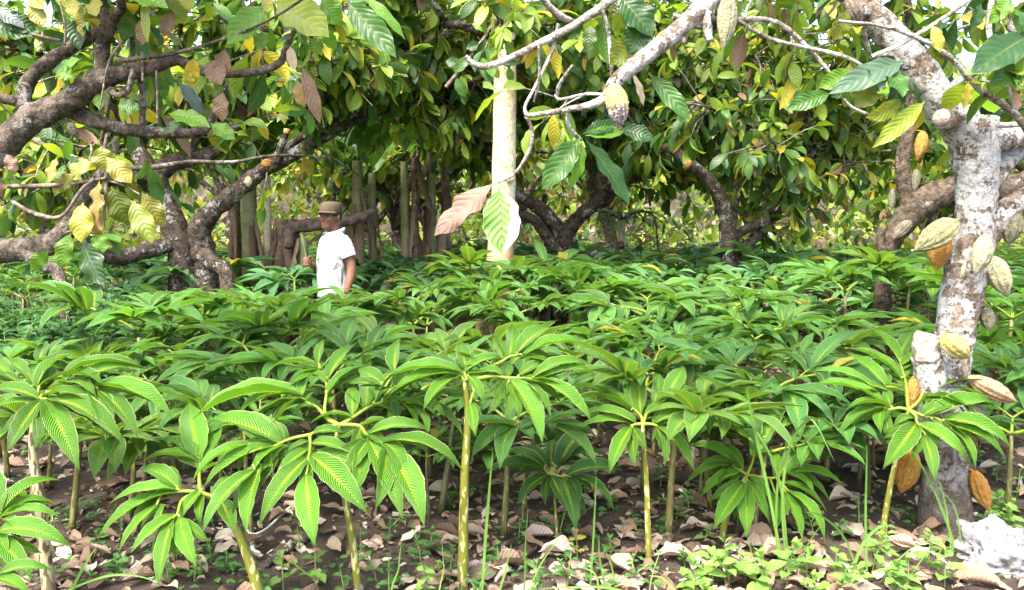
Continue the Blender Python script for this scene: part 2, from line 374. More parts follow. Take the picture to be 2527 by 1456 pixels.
def pal(rng, n, yel=0.06, brn=0.03, bright=0.3):
    c = np.empty((n, 3)); k = rng.uniform(0, 1, n); j = rng.normal(1, 0.16, (n, 1)).clip(0.6, 1.5)
    base = np.where((k < brn)[:, None], (0.20, 0.12, 0.075), np.where((k < brn + yel)[:, None], (0.42, 0.36, 0.04),
           np.where((k < brn + yel + bright)[:, None], (0.21, 0.31, 0.035), np.where((k < brn + yel + bright + 0.3)[:, None], (0.075, 0.17, 0.026), (0.042, 0.105, 0.024)))))
    return base * j

def twigs(rng, tm, lm, pts, rad, n, f0=0.3, tl=(0.3, 0.7), nl=(5, 9), ll=(0.18, 0.30), nu=5, nv=2, yel=.06, brn=.03, bright=.3, tr=0.009, up=0.15, down=0.6):
    pts = np.asarray(pts); N = len(pts)
    for _ in range(n):
        i = int(rng.uniform(f0, 1) * (N - 1)); p = pts[i]
        t = nrm(pts[min(i + 1, N - 1)] - pts[max(i - 1, 0)])
        d = nrm(t * rng.uniform(0.1, 0.9) + nrm(rng.normal(size=3)) * 0.9 + np.array([0, 0, up]))
        if in_gap(p[None])[0] or in_gap((p + d * .4)[None])[0]: continue
        L = rng.uniform(*tl)
        q = [p, p + d * L * 0.5 + rng.normal(size=3) * 0.03, p + d * L + np.array([0, 0, -0.12 * L])]
        if tm is not None: tube(tm, q, [tr, tr * 0.8, tr * 0.45], 4, 2, cap=False)
        k = int(rng.integers(nl[0], nl[1] + 1)); f = rng.uniform(0.25, 1.0, k) ** 0.6
        b = q[0] + (q[2] - q[0]) * f[:, None] + (q[1] - (q[0] + q[2]) / 2) * (4 * f * (1 - f))[:, None]
        ld = nrm(d * 0.5 + nrm(rng.normal(size=(k, 3))) * 0.9 + np.array([0, 0, -down]))
        ok = ~in_gap(b)
        if ZMIN[0] is not None: ok &= (b[:, 2] > ZMIN[0] + rng.uniform(-.25, .35, k))
        b = b[ok]; ld = ld[ok]; k = len(b)
        if not k: continue
        u = np.array([0, 0, 1.]) + rng.normal(size=(k, 3)) * 0.45
        LL = rng.uniform(ll[0], ll[1], k)
        leaves(lm, b, ld, u, LL, LL * rng.uniform(.34, .44, k), rng.uniform(.3, 1.2, k), pal(rng, k, yel, brn, bright), keel=.14, wave=.1,
               nu=nu, nv=nv, rng=rng, twist=rng.normal(0, .25, k))

def auto_limbs(rng, start, n, L, elev=(35, 70), az=None, r0=0.05, sag=0.25):
    out = []
    for i in range(n):
        a = (az if az is not None else 0) + i * 6.283 / n + rng.uniform(-.45, .45); e = math.radians(rng.uniform(*elev)); l = rng.uniform(*L)
        p = np.array(start, float); pts = [p]; h = np.array([math.cos(a), math.sin(a), 0])
        for k in range(6):
            ee = e * (1 - k / 6 * (0.7 + sag)); st = l / 6
            w = rng.normal(size=3) * 0.05 * l / 3
            p = p + st * (h * math.cos(ee) + np.array([0, 0, math.sin(ee)])) + w; pts.append(p)
        out.append((pts, np.linspace(r0, r0 * 0.25, 7)))
    return out

def auto_cacao(rng, h0=1.2, n=4, L=(2.8, 3.9), tr=0.10, per=34, **kw):
    """trunk, limbs and leaf meshes of a whole free standing cacao tree at the origin"""
    tm = MB(); lm = MB(); wm = MB()
    lean = rng.uniform(-.25, .25, 2)
    top = np.array([lean[0], lean[1], h0])
    tube(tm, [(0, 0, -.1), (lean[0] * .3, lean[1] * .3, h0 * .5), top], [tr * 1.25, tr, tr * .95], 10, 5, .07, rng)
    L1 = auto_limbs(rng, top, n, L, r0=tr * .62)
    L1 += auto_limbs(rng, top, 2, (2.0, 3.0), elev=(72, 88), r0=tr * .5)
    for pts, r in L1:
        p, rr = tube(tm, pts, r, 8, 4, .07, rng)
        twigs(rng, wm, lm, p, rr, per, .22, **kw)
        for b in range(3):
            i = int(rng.uniform(.3, .85) * (len(p) - 1))
            for sp, sr in auto_limbs(rng, p[i], 1, (0.9, 1.7), elev=(0, 55), az=rng.uniform(0, 6.28), r0=rr[i] * .6):
                p2, r2 = tube(tm, sp, sr, 6, 3, .06, rng, cap=False); twigs(rng, wm, lm, p2, r2, per // 2, .25, **kw)
    return tm, wm, lm

def px_limb(nodes, d0, d1=None, ext=0):
    """list of (px, py, radius_px[, depth]) measured on the photo -> 3D points and radii"""
    d1 = d0 if d1 is None else d1; n = len(nodes); P3 = []; R = []
    for i, a in enumerate(nodes):
        d = a[3] if len(a) > 3 else d0 + (d1 - d0) * i / max(n - 1, 1)
        P3.append(P(a[0], a[1], d)); R.append(a[2] * d / F)
    return np.array(P3), np.array(R)

def pod_mesh(mb, a, b, rad, rng, stalk=None):
    """ridged cocoa pod from stalk end a to tip b"""
    a = np.asarray(a); b = np.asarray(b); n, m = 22, 40
    t = np.linspace(0, 1, n); L = np.linalg.norm(b - a)
    prof = np.interp(t, [0, .02, .07, .16, .32, .5, .68, .82, .92, .97, 1], [.03, .26, .50, .76, .97, 1, .86, .58, .30, .15, .02])
    th = np.linspace(0, 6.2832, m, endpoint=False)
    rr = .86 * rad * prof[:, None] * (1 + .06 * np.cos(5 * th)[None] + .085 * np.cos(10 * th + .4)[None] + .028 * rng.normal(size=(n, m)))
    ax = nrm(b - a); ref = np.array([0, 0, 1.]) if abs(ax[2]) < .8 else np.array([1., 0, 0]); u = nrm(np.cross(ax, ref)); w = np.cross(ax, u)
    bend = u * (math.sin(rng.uniform(0, 6)) * .05 * L)
    c = a + (b - a) * t[:, None] + bend * (4 * t * (1 - t))[:, None]
    v = c[:, None] + rr[..., None] * (np.cos(th)[None, :, None] * u + np.sin(th)[None, :, None] * w)
    i = np.arange(n - 1)[:, None] * m; j = np.arange(m)[None]; j2 = (j + 1) % m
    q = np.stack([i + j, i + j2, i + m + j2, i + m + j], -1).reshape(-1, 4)
    uv = np.stack(np.meshgrid(t, th / 6.2832, indexing='ij'), -1).reshape(-1, 2)
    mb.add(v.reshape(-1, 3), q, uv)
    if stalk is not None:
        s = np.asarray(stalk); tube(mb, [s, (s + a) / 2 + np.array([0, 0, .005]), a + ax * .01], [.007, .006, .008], 6, 3)

def pods(parent, origin, items, rng):
    """items: (stalk px, py, tip px, py, radius px, depth, material, label, attach px, py, depth)"""
    for it in items:
        x0, y0, x1, y1, r, d, mat, lab = it[:8]
        a = P(x0, y0, d); b = P(x1, y1, d - .02)
        st = P(*it[8:11]) if len(it) > 8 else None
        m = MB(); pod_mesh(m, a, b, r * d / F, rng, st); o = m.build('cocoa_pod', M[mat], parent, origin)
        if lab: o['label'] = lab

def hero(mb, specs, d, rng, nu=14, nv=6, prof='cacao', toward=0.0, **kw):
    """single leaves traced on the photo: (base x, y, tip x, y, width px, colour[, depth change at tip[, droop]])"""
    for sp in specs:
        bx, by, tx, ty, w, col = sp[:6]; dd = sp[6] if len(sp) > 6 else rng.uniform(-.05, .05); dr = sp[7] if len(sp) > 7 else rng.uniform(.3, .7)
        b = P(bx, by, d); t = P(tx, ty, d + dd); ch = t - b; Lc = np.linalg.norm(ch); c = ch / Lc
        face = sp[8] if len(sp) > 8 else (0.2 + .3 * rng.normal(), -1, .35 + .2 * rng.normal())
        up = np.array(face, float); up = nrm(up - c * np.dot(up, c))
        d0 = c * math.cos(dr / 2) + up * math.sin(dr / 2)
        L = Lc * (dr / 2) / max(math.sin(dr / 2), 1e-3)
        leaves(mb, b, d0, up, L, w * d / F * .98, dr, col, keel=kw.get('keel', .12), wave=kw.get('wave', .20), nu=nu, nv=nv, prof=prof, rng=rng,
               wf=kw.get('wf', 3.0), scallop=kw.get('scallop', 0.03), twist=rng.normal(0, .15), curl=kw.get('curl', 0.0))

G_ = (0.055, 0.15, 0.02); GD = (0.03, 0.085, 0.018); GB = (0.13, 0.27, 0.025); GY = (0.26, 0.32, 0.035); YL = (0.37, 0.35, 0.045); YO = (0.27, 0.26, 0.05)
BR = (0.24, 0.14, 0.085); TN = (0.44, 0.27, 0.11); PK = (0.52, 0.37, 0.28)

# ---- left cacao tree in front: thick limb entering from the left
def tree_left_front():
    rng = np.random.default_rng(11); d = 3.6
    base = np.array([-3.25, 3.95, 0]); base[2] = float(gz(base[0], base[1]))
    t = thing('cacao_tree', 'cacao tree with thick gnarled brown limb reaching in above yellowing leaves on the left', 'tree', base)
    tm = MB(); wm = MB(); lm = MB()
    l, r = px_limb([(-120, 470, 40), (0, 365, 35), (80, 292, 33), (165, 255, 29), (232, 205, 26), (300, 182, 20), (370, 168, 16), (430, 148, 14), (462, 158, 12), (500, 176, 11), (560, 182, 10), (640, 175, 10), (690, 155, 9), (706, 118, 7), (728, 75, 5)], d, 3.5)
    tube(tm, [base - [0, 0, .1], base + [.1, -.05, .7], base + [.35, -.2, 1.25], l[0] * .45 + (base + [.35, -.2, 1.25]) * .55 + [0, 0, .04], l[0]], [.14, .115, .105, .095, r[0]], 14, 6, .07, rng)
    p, rr = tube(tm, l, r, 14, 7, .10, rng)
    L = [([(70, 285, 19), (58, 240, 18), (78, 190, 17), (130, 146, 16), (205, 100, 15), (245, 82, 16), (300, 40, 12), (345, -30, 10)], 3.6, 3.75),
         ([(250, 190, 17), (254, 110, 17), (268, 62, 15), (245, 22, 16), (228, -40, 15)], 3.58, 3.5),
         ([(262, 80, 13), (285, 40, 12), (300, 15, 11), (285, -40, 10)], 3.57, 3.4),
         ([(155, 262, 20), (230, 298, 17), (330, 322, 15), (420, 328, 13), (480, 328, 12), (508, 318, 10), (530, 280, 7), (560, 210, 5), (600, 150, 4)], 3.62, 3.75),
         ([(350, 318, 8), (352, 260, 8), (348, 200, 7), (330, 150, 6), (325, 90, 5)], 3.68, 3.6),
         ([(270, 222, 9), (290, 235, 8), (312, 228, 7), (322, 205, 7), (330, 170, 6)], 3.55, 3.5),
         ([(290, 150, 6), (390, 138, 5), (470, 122, 5), (540, 100, 4), (660, 52, 3), (760, -10, 3)], 3.5, 3.3),
         ([(-90, 240, 14), (0, 242, 12), (52, 258, 11), (75, 280, 11)], 3.5, 3.6)]
    for nd, a, b in L: tube(tm, *px_limb(nd, a, b), 10, 6, .09, rng)
    T = [[(316, 90, 3), (270, 150, 3), (246, 272, 2)], [(352, 130, 4), (352, 200, 3)], [(385, 150, 4), (388, 230, 3), (388, 305, 3)], [(145, -10, 3), (160, 60, 3), (160, 110, 3)],
         [(650, 160, 3), (645, 60, 3), (650, -10, 3)], [(0, 30, 5), (55, 75, 5), (100, 90, 4), (150, 100, 3)], [(105, 80, 3), (105, 125, 3)], [(20, 490, 4), (80, 525, 6), (150, 535, 5), (200, 470, 5), (235, 440, 5)],
         [(265, 330, 5), (255, 390, 5), (262, 440, 5), (255, 560, 3)], [(235, 440, 3), (300, 455, 3), (345, 480, 2)], [(20, 460, 6), (140, 457, 6), (262, 440, 4)], [(262, 540, 3), (160, 575, 2)]]
    for nd in T: tube(wm, *px_limb(nd, 3.55, 3.5), 6, 4, .05, rng, cap=False)
    for nd, a, b in L[:6] + [([(400, 155, 14), (500, 176, 11), (640, 175, 10), (728, 75, 5)], 3.55, 3.5)]:
        q3, q2 = catmull(*px_limb(nd, a + .15, b + .5), 6); twigs(rng, wm, lm, q3, q2, 5, .2, tl=(.15, .4), nl=(3, 6), ll=(.14, .24), nu=8, nv=4, tr=.005, brn=.06, yel=.12)
    # canopy above the frame: gives shade and stands over the limb
    for nd, a, b in L[:3]:
        q = P(nd[-1][0], nd[-1][1], b)
        for sp, sr in auto_limbs(rng, q, 2, (1.3, 1.9), elev=(45, 80), az=2.2, r0=.025):
            p2, r2 = tube(tm, sp, sr, 7, 3, .06, rng, cap=False); twigs(rng, wm, lm, p2 + [0, .0, .0], r2, 12, .3, tl=(.25, .5), nu=6, nv=4)
    H = [(212, 12, 205, 92, 52, YL), (236, -5, 238, 40, 44, YL), (75, 8, 108, 68, 40, YO), (65, -12, 112, 20, 30, YL), (175, -5, 185, 45, 34, YL), (365, -25, 365, 108, 24, GY), (415, -30, 455, 55, 44, GY), (425, -40, 470, 30, 40, YL),
         (310, -10, 415, 20, 55, GB, -.1), (325, -5, 405, 12, 40, GY), (680, 5, 812, 92, 92, GY, -.1, .5), (662, 15, 562, 110, 66, GB, -.1, .6), (655, 80, 640, 125, 40, GB), (668, -8, 655, 30, 26, YL), (668, 70, 672, 122, 22, GB),
         (800, 70, 830, 120, 36, GB), (855, 0, 978, 142, 66, G_, -.1, .4), (880, -20, 1000, 98, 30, GB), (790, -5, 840, 62, 52, GB), (765, 95, 790, 130, 40, GB), (480, 140, 468, 215, 36, (.46, .36, .02)), (465, 175, 470, 215, 30, YL),
         (0, 40, 90, 75, 50, GD), (-30, 60, 80, 90, 60, GD), (-20, 20, 60, 70, 40, (.16, .19, .17)), (360, 40, 350, 112, 34, BR), (430, 30, 402, 88, 36, BR), (520, 150, 545, 210, 52, BR), (555, 120, 545, 200, 40, BR), (550, 225, 550, 300, 44, BR),
         (715, 115, 728, 175, 24, PK), (745, 160, 790, 305, 36, BR), (735, 200, 750, 262, 40, TN), (500, 298, 425, 300, 22, BR), (520, 305, 580, 345, 40, GB), (415, 280, 520, 315, 46, GB), (440, 200, 500, 285, 34, (.07, .11, .10)), (470, 300, 400, 330, 30, GD),
         (290, 260, 345, 270, 42, G_), (200, 145, 135, 195, 44, GB, .1), (180, 190, 150, 180, 40, GB)]
    hero(lm, H, 3.45, rng)
    H2 = [(250, 360, 262, 425, 56, (.36, .38, .07)), (262, 388, 325, 452, 50, (.40, .34, .05)), (228, 398, 172, 440, 52, (.34, .37, .09)), (140, 390, 122, 450, 30, (.46, .32, .06)), (185, 430, 132, 470, 40, YO),
          (205, 500, 200, 598, 54, (.44, .43, .05), -.05, .5), (245, 445, 240, 545, 50, (.44, .30, .10)), (250, 530, 232, 578, 36, TN), (275, 460, 318, 555, 62, (.15, .19, .03)), (325, 495, 376, 600, 56, GY), (350, 475, 405, 558, 52, YO),
          (175, 575, 148, 660, 48, GB), (120, 618, 75, 665, 38, GB), (205, 592, 258, 705, 62, GD, -.1), (235, 575, 255, 625, 40, GB), (320, 425, 330, 470, 30, YO), (-10, 420, 8, 490, 26, BR), (15, 380, 40, 425, 30, BR)]
    hero(lm, [a[:5] + (tuple(q * .8 for q in a[5]),) + tuple(a[6:]) for a in H2], 3.5, rng, wave=.32, curl=-.25, wf=2.3)
    tm.build('trunk', M['bark_brown'], t, base); wm.build('twig_sprays', M['twig'], t, base); lm.build('crown', M['cacao'], t, base)
    pods(t, base, [(170, 302, 195, 345, 12, 3.75, 'pod_grey', 'small grey green pod under the lower limb'), (287, 335, 287, 385, 9, 3.75, 'pod_grey', 'narrow grey green pod hanging by the leaves')], rng)
    return t
tree_left_front()

# ---- right cacao tree in front: white lichen trunk with pods, and its overhanging limb
def tree_right_front():
    for x, y in ((2080, -20), (2140, 30), (2205, 95), (2270, 180), (2330, 250), (2395, 330), (2410, 420), (2410, 500)):
        q = P(x, y, 3.75); GAPS.append((q, nrm(np.array([0, 0, EYE]) - q), .16, 4))
    rng = np.random.default_rng(12); d = 3.75
    base = P(2335, 1352, d)
    t = thing('cacao_tree', 'leaning cacao tree with white lichen bark and many pods on its trunk', 'tree', base)
    tm = MB(); wm = MB(); lm = MB(); sm = MB()
    tube(tm, *px_limb([(2334, 1375, 76), (2332, 1290, 64), (2332, 1160, 54), (2336, 1020, 48), (2348, 900, 43), (2360, 800, 46), (2375, 720, 50), (2392, 650, 50), (2406, 570, 47), (2410, 470, 46), (2408, 400, 52), (2398, 335, 54)], d), 22, 7, .05, rng)
    tube(tm, *px_limb([(2400, 345, 50), (2368, 305, 46), (2325, 255, 42), (2272, 180, 40), (2205, 95, 36), (2140, 28, 33), (2080, -35, 30), (2010, -95, 27, 3.7), (1920, -112, 25, 3.6), (1830, -75, 24, 3.5), (1760, -10, 23, 3.4), (1695, 55, 22, 3.35), (1620, 118, 21, 3.32), (1552, 172, 19, 3.3), (1516, 205, 17, 3.3), (1497, 240, 14, 3.3), (1462, 258, 10, 3.3), (1420, 267, 8, 3.3), (1370, 276, 7, 3.28), (1300, 286, 5, 3.25)], d), 16, 7, .06, rng)
    R = [([(2405, 360, 36), (2450, 348, 34), (2500, 338, 30), (2620, 300, 24)], 3.75, 3.9), ([(2425, 600, 30), (2462, 545, 30), (2500, 505, 27), (2600, 455, 24)], 3.75, 3.7),
         ([(2430, 480, 24), (2470, 420, 22), (2505, 380, 20), (2600, 320, 16)], 3.8, 4.0), ([(2320, 250, 14), (2360, 205, 10), (2410, 178, 8), (2470, 160, 6)], 3.8, 4.1),
         ([(2452, 308, 7), (2500, 308, 7), (2600, 296, 6)], 3.7, 3.7), ([(2140, 30, 14), (2110, 40, 10), (2115, 62, 6)], 3.7, 3.68),
         ([(1742, 30, 12), (1745, 70, 10), (1752, 102, 8)], 3.36, 3.34), ([(1790, -40, 14), (1765, 60, 12), (1700, 62, 8), (1690, 110, 6)], 3.45, 3.5)]
    for nd, a, b in R: tube(tm, *px_limb(nd, a, b), 12, 6, .06, rng)
    # sawn stumps
    tube(tm, *px_limb([(2390, 350, 40), (2425, 315, 34), (2432, 288, 30)], 3.72), 14, 4, .05, rng)
    tube(tm, *px_limb([(2345, 300, 26), (2325, 292, 24)], 3.68, 3.62), 14, 3, .03, rng)
    tube(sm, np.array([P(2325, 291, 3.62), P(2321, 290, 3.61)]), [22 * 3.6 / F, 20 * 3.6 / F], 16, 2, .02, rng)
    tube(tm, *px_limb([(2318, 1120, 52, 3.74), (2304, 1000, 42, 3.72), (2294, 930, 38, 3.70), (2288, 880, 34, 3.68)], 3.7), 18, 4, .10, rng)
    sm.build('sawn_stump', M['cut'], t, base); sm = MB()
    tube(sm, *px_limb([(2289, 884, 33, 3.68), (2285, 862, 31, 3.675), (2284, 838, 29, 3.67), (2288, 822, 25, 3.67)], 3.66), 20, 3, .09, rng)
    sm.build('broken_stub', M['cut'], t, base)
    T = [[(1300, 286, 5), (1296, 262, 4), (1320, 215, 4), (1365, 120, 5), (1378, 60, 5)], [(1298, 286, 5), (1312, 320, 5), (1310, 360, 5), (1285, 410, 4), (1262, 434, 4), (1228, 450, 4)],
         [(1148, 138, 6), (1165, 155, 7), (1200, 164, 8), (1262, 142, 8), (1330, 108, 9), (1400, 72, 10), (1470, 28, 11), (1560, -30, 12), (1700, -60, 14)], [(1330, -15, 8), (1370, 30, 9), (1420, 58, 8)],
         [(1500, 235, 4), (1450, 232, 4), (1385, 245, 4), (1370, 235, 3)], [(1402, 270, 5), (1402, 305, 5), (1418, 330, 5), (1432, 345, 6)], [(1485, 20, 4), (1500, 70, 5), (1508, 150, 5), (1510, 205, 4)],
         [(1660, 40, 6), (1800, 48, 7), (1900, 50, 6), (1960, 85, 6), (2040, 170, 5), (2090, 255, 4), (2160, 290, 4)], [(1820, 50, 5), (1900, 95, 5), (2000, 120, 5), (2085, 140, 5), (2160, 180, 3)],
         [(2130, 70, 6), (2140, 110, 5), (2150, 140, 4)], [(2150, 140, 5), (2230, 105, 5), (2350, 30, 5), (2420, -20, 4)], [(1415, 160, 4), (1380, 210, 5), (1376, 250, 3)],
         [(2450, 130, 6), (2440, 60, 7), (2452, -20, 7)], [(1330, 108, 4), (1330, 200, 3), (1318, 250, 3)]]
    for nd in T: tube(wm, *px_limb(nd, 3.4, 3.5), 7, 5, .06, rng, cap=False)
    tube(wm, *px_limb([(2150, 140, 6, 3.75), (2200, 135, 5, 3.72), (2225, 160, 4, 3.7)], 3.7), 6, 4, .05, rng)
    H = [(2490, -10, 2440, 60, 40, GB), (2500, 20, 2530, 85, 44, G_), (2455, -5, 2475, 70, 36, GY), (2420, 10, 2395, 70, 36, GD), (1434, 338, 1338, 468, 62, G_, -.05, .5), (1436, 345, 1405, 465, 38, GB), (1446, 345, 1552, 508, 62, GD, -.05, .25), (1445, 335, 1540, 325, 34, GB, .1), (1440, 330, 1520, 305, 40, GD, .1), (1530, 318, 1612, 345, 46, GD), (1425, 330, 1375, 385, 40, GD, .15),
         (1600, 180, 1702, 296, 46, G_, -.05, .3), (1565, 90, 1505, 160, 60, (.17, .2, .03)), (1590, 60, 1550, 130, 70, GD), (1530, -10, 1610, 90, 80, GD), (1460, 60, 1450, 130, 36, (.06, .11, .02)),
         (2232, 150, 2045, 232, 60, (.10, .17, .10), -.1, .6), (2140, 155, 2172, 225, 56, (.13, .21, .16), -.1, .5), (2180, 165, 2228, 240, 60, G_, -.1, .6), (2225, 190, 2195, 285, 44, GD), (2150, 205, 2110, 265, 70, (.16, .19, .025), -.05), (2225, 250, 2135, 290, 46, (.22, .26, .02), -.1), (2282, 250, 2152, 365, 44, (.24, .30, .025), -.1),
         (2105, 175, 2020, 215, 46, GB), (2090, 20, 2055, 100, 48, (.19, .21, .03)), (2120, 200, 2050, 240, 40, GD), (2050, 230, 1940, 270, 44, G_), (2535, 90, 2398, 182, 88, GD, -.15, .4), (2560, 150, 2440, 215, 60, G_, -.1), (2250, 200, 2262, 275, 26, GD),
         (1560, 178, 1588, 262, 22, (.52, .42, .34)), (1740, 30, 1752, 104, 22, (.60, .58, .55)), (1655, 90, 1662, 155, 16, BR), (2470, 165, 2380, 185, 26, GB), (2505, 10, 2450, 45, 30, GB), (2300, 60, 2320, 130, 30, YL), (2390, 200, 2378, 268, 30, YL), (2495, 215, 2510, 275, 32, (.5, .25, .16))]
    hero(lm, H, 3.4, rng)
    for nd in (T[7], T[8], T[10], T[2], T[4]):
        q3, q2 = catmull(*px_limb(nd, 3.7, 4.2), 6); twigs(rng, wm, lm, q3, q2, 4, .15, tl=(.12, .35), nl=(3, 5), ll=(.13, .22), nu=8, nv=4, tr=.004, brn=.03, yel=.12, bright=.5)
    # canopy above and to the right of the frame
    for q, az in ((P(2010, -95, 3.7), 1.0), (P(1920, -112, 3.6), 3.0), (P(2620, 300, 3.9), .3), (P(2600, 455, 3.7), .2)):
        for sp, sr in auto_limbs(rng, q, 2, (1.0, 1.7), elev=(50, 85), az=az, r0=.022):
            p2, r2 = tube(tm, sp, sr, 7, 3, .06, rng, cap=False); twigs(rng, wm, lm, p2, r2, 9, .35, tl=(.25, .45), nu=6, nv=4, brn=0, yel=.02)
    tm.build('trunk', M['bark_lichen'], t, base); wm.build('twig_sprays', M['bark_pale'], t, base); lm.build('crown', M['cacao'], t, base)
    for nm, sp, lab, mt in (('leaf', (1222, 450, 1072, 582, 66, (.27, .18, .13), .05, .45, (-.3, -1, .5)), 'withered pinkish brown curled leaf on the hanging twig', 'dry'),):
        m = MB(); hero(m, [sp], 3.25, rng, 18, 8, wave=.35, scallop=.12, wf=2.2, curl=-.3); m.build(nm, M[mt], t, base)['label'] = lab
    m = MB(); hero(m, [(1232, 462, 1240, 628, 92, (.13, .30, .04), -.08, .35, (.15, -1, .3))], 3.25, rng, 18, 8, scallop=.05, wf=2.5)
    m.build('leaf', M['leaf_bleached'], t, base)['label'] = 'hanging green leaf with a bleached white edge'
    D = 3.75
    pods(t, base, [(2362, 545, 2256, 618, 34, 3.6, 'pod_green', 'big warty green pod left of the trunk', 2372, 540, 3.72), (2325, 565, 2312, 668, 30, 3.74, 'pod_orange', 'orange pod behind the warty green pod', 2362, 560, 3.78),
         (2432, 580, 2405, 678, 27, 3.58, 'pod_pale', 'pale pod lying against the trunk front', 2425, 572, 3.66), (2443, 632, 2487, 732, 30, 3.68, 'pod_pale', 'pale yellow green pod right of the trunk', 2420, 625, 3.72),
         (2434, 756, 2442, 818, 19, 3.75, 'pod_grey', 'small grey green pod right of the trunk', 2400, 745, 3.75), (2322, 828, 2392, 884, 30, 3.6, 'pod_yellow', 'yellow green pod across the trunk', 2335, 815, 3.68),
         (2385, 930, 2508, 992, 26, 3.68, 'pod_tan', 'pinkish tan pod sticking out to the right', 2360, 930, 3.7), (2392, 990, 2432, 1095, 30, 3.7, 'pod_grey', 'grey green pod behind the yam leaves', 2372, 990, 3.74),
         (2250, 1105, 2222, 1218, 31, 3.68, 'pod_orange', 'orange pod left of the trunk foot', 2280, 1090, 3.74), (2402, 1160, 2442, 1262, 24, 3.66, 'pod_orange', 'orange pod right of the trunk foot', 2375, 1155, 3.72),
         (2260, 925, 2248, 1010, 18, 3.7, 'pod_orange', 'orange pod half hidden behind yam leaflets', 2290, 915, 3.74), (2502, 515, 2488, 605, 26, 3.72, 'pod_grey', 'grey green pod under the right branch', 2505, 505, 3.72),
         (2380, 652, 2375, 680, 7, 3.6, 'pod_pale', 'tiny young pod on the trunk', 2385, 645, 3.66), (1797, -20, 1785, 122, 26, 3.4, 'pod_pale', 'long pale green pod at the top edge', 1795, -60, 3.45),
         (1512, 205, 1532, 322, 30, 3.22, 'pod_rot', 'pod with yellow top and rotten black lower half', 1516, 195, 3.28), (2092, -10, 2122, 62, 24, 3.55, 'pod_brown', 'dried brown pod on the upper limb', 2095, -25, 3.65)], rng)
    return t

def bleached():
    t = NT('half_bleached_leaf'); uvn = t.n('ShaderNodeUVMap').outputs[0]; sp = t.n('ShaderNodeSeparateXYZ'); t.set(sp.inputs[0], uvn)
    u, v = sp.outputs[0], sp.outputs[1]; a = t.math('ABSOLUTE', t.math('MULTIPLY_ADD', v, 2.0, -1.0)); o = t.coord('Object')
    n = t.noise(o, 22, 4)
    f = t.math('ADD', t.math('MULTIPLY_ADD', v, -1.6, 0.85), t.math('MULTIPLY_ADD', u, 0.55, t.math('MULTIPLY', t.math('SUBTRACT', n, .5), .9)))
    f = t.math('MAXIMUM', t.ramp(f, .62, .70), t.ramp(a, .965, .985, 0, .6))
    w = t.math('MULTIPLY_ADD', t.math('SINE', t.math('MULTIPLY', t.math('SUBTRACT', u, t.math('MULTIPLY', a, .25)), 56)), .5, .5)
    c = t.mix(t.math('POWER', w, 6.0), (.12, .28, .04), (.24, .38, .10)); c = t.mix(t.ramp(a, .07, 0), c, (.12, .16, .05)); c = t.mix(f, c, (.66, .62, .60))
    pr = t.principled(c, .45, .4, t.bump(w, .5, .006)); tr = t.n('ShaderNodeBsdfTranslucent'); t.set(tr.inputs[0], c)
    mx = t.n('ShaderNodeMixShader'); mx.inputs[0].default_value = .3; t.t.links.new(pr, mx.inputs[1]); t.t.links.new(tr.outputs[0], mx.inputs[2])
    M['leaf_bleached'] = t.done(mx.outputs[0])
bleached()
tree_right_front()

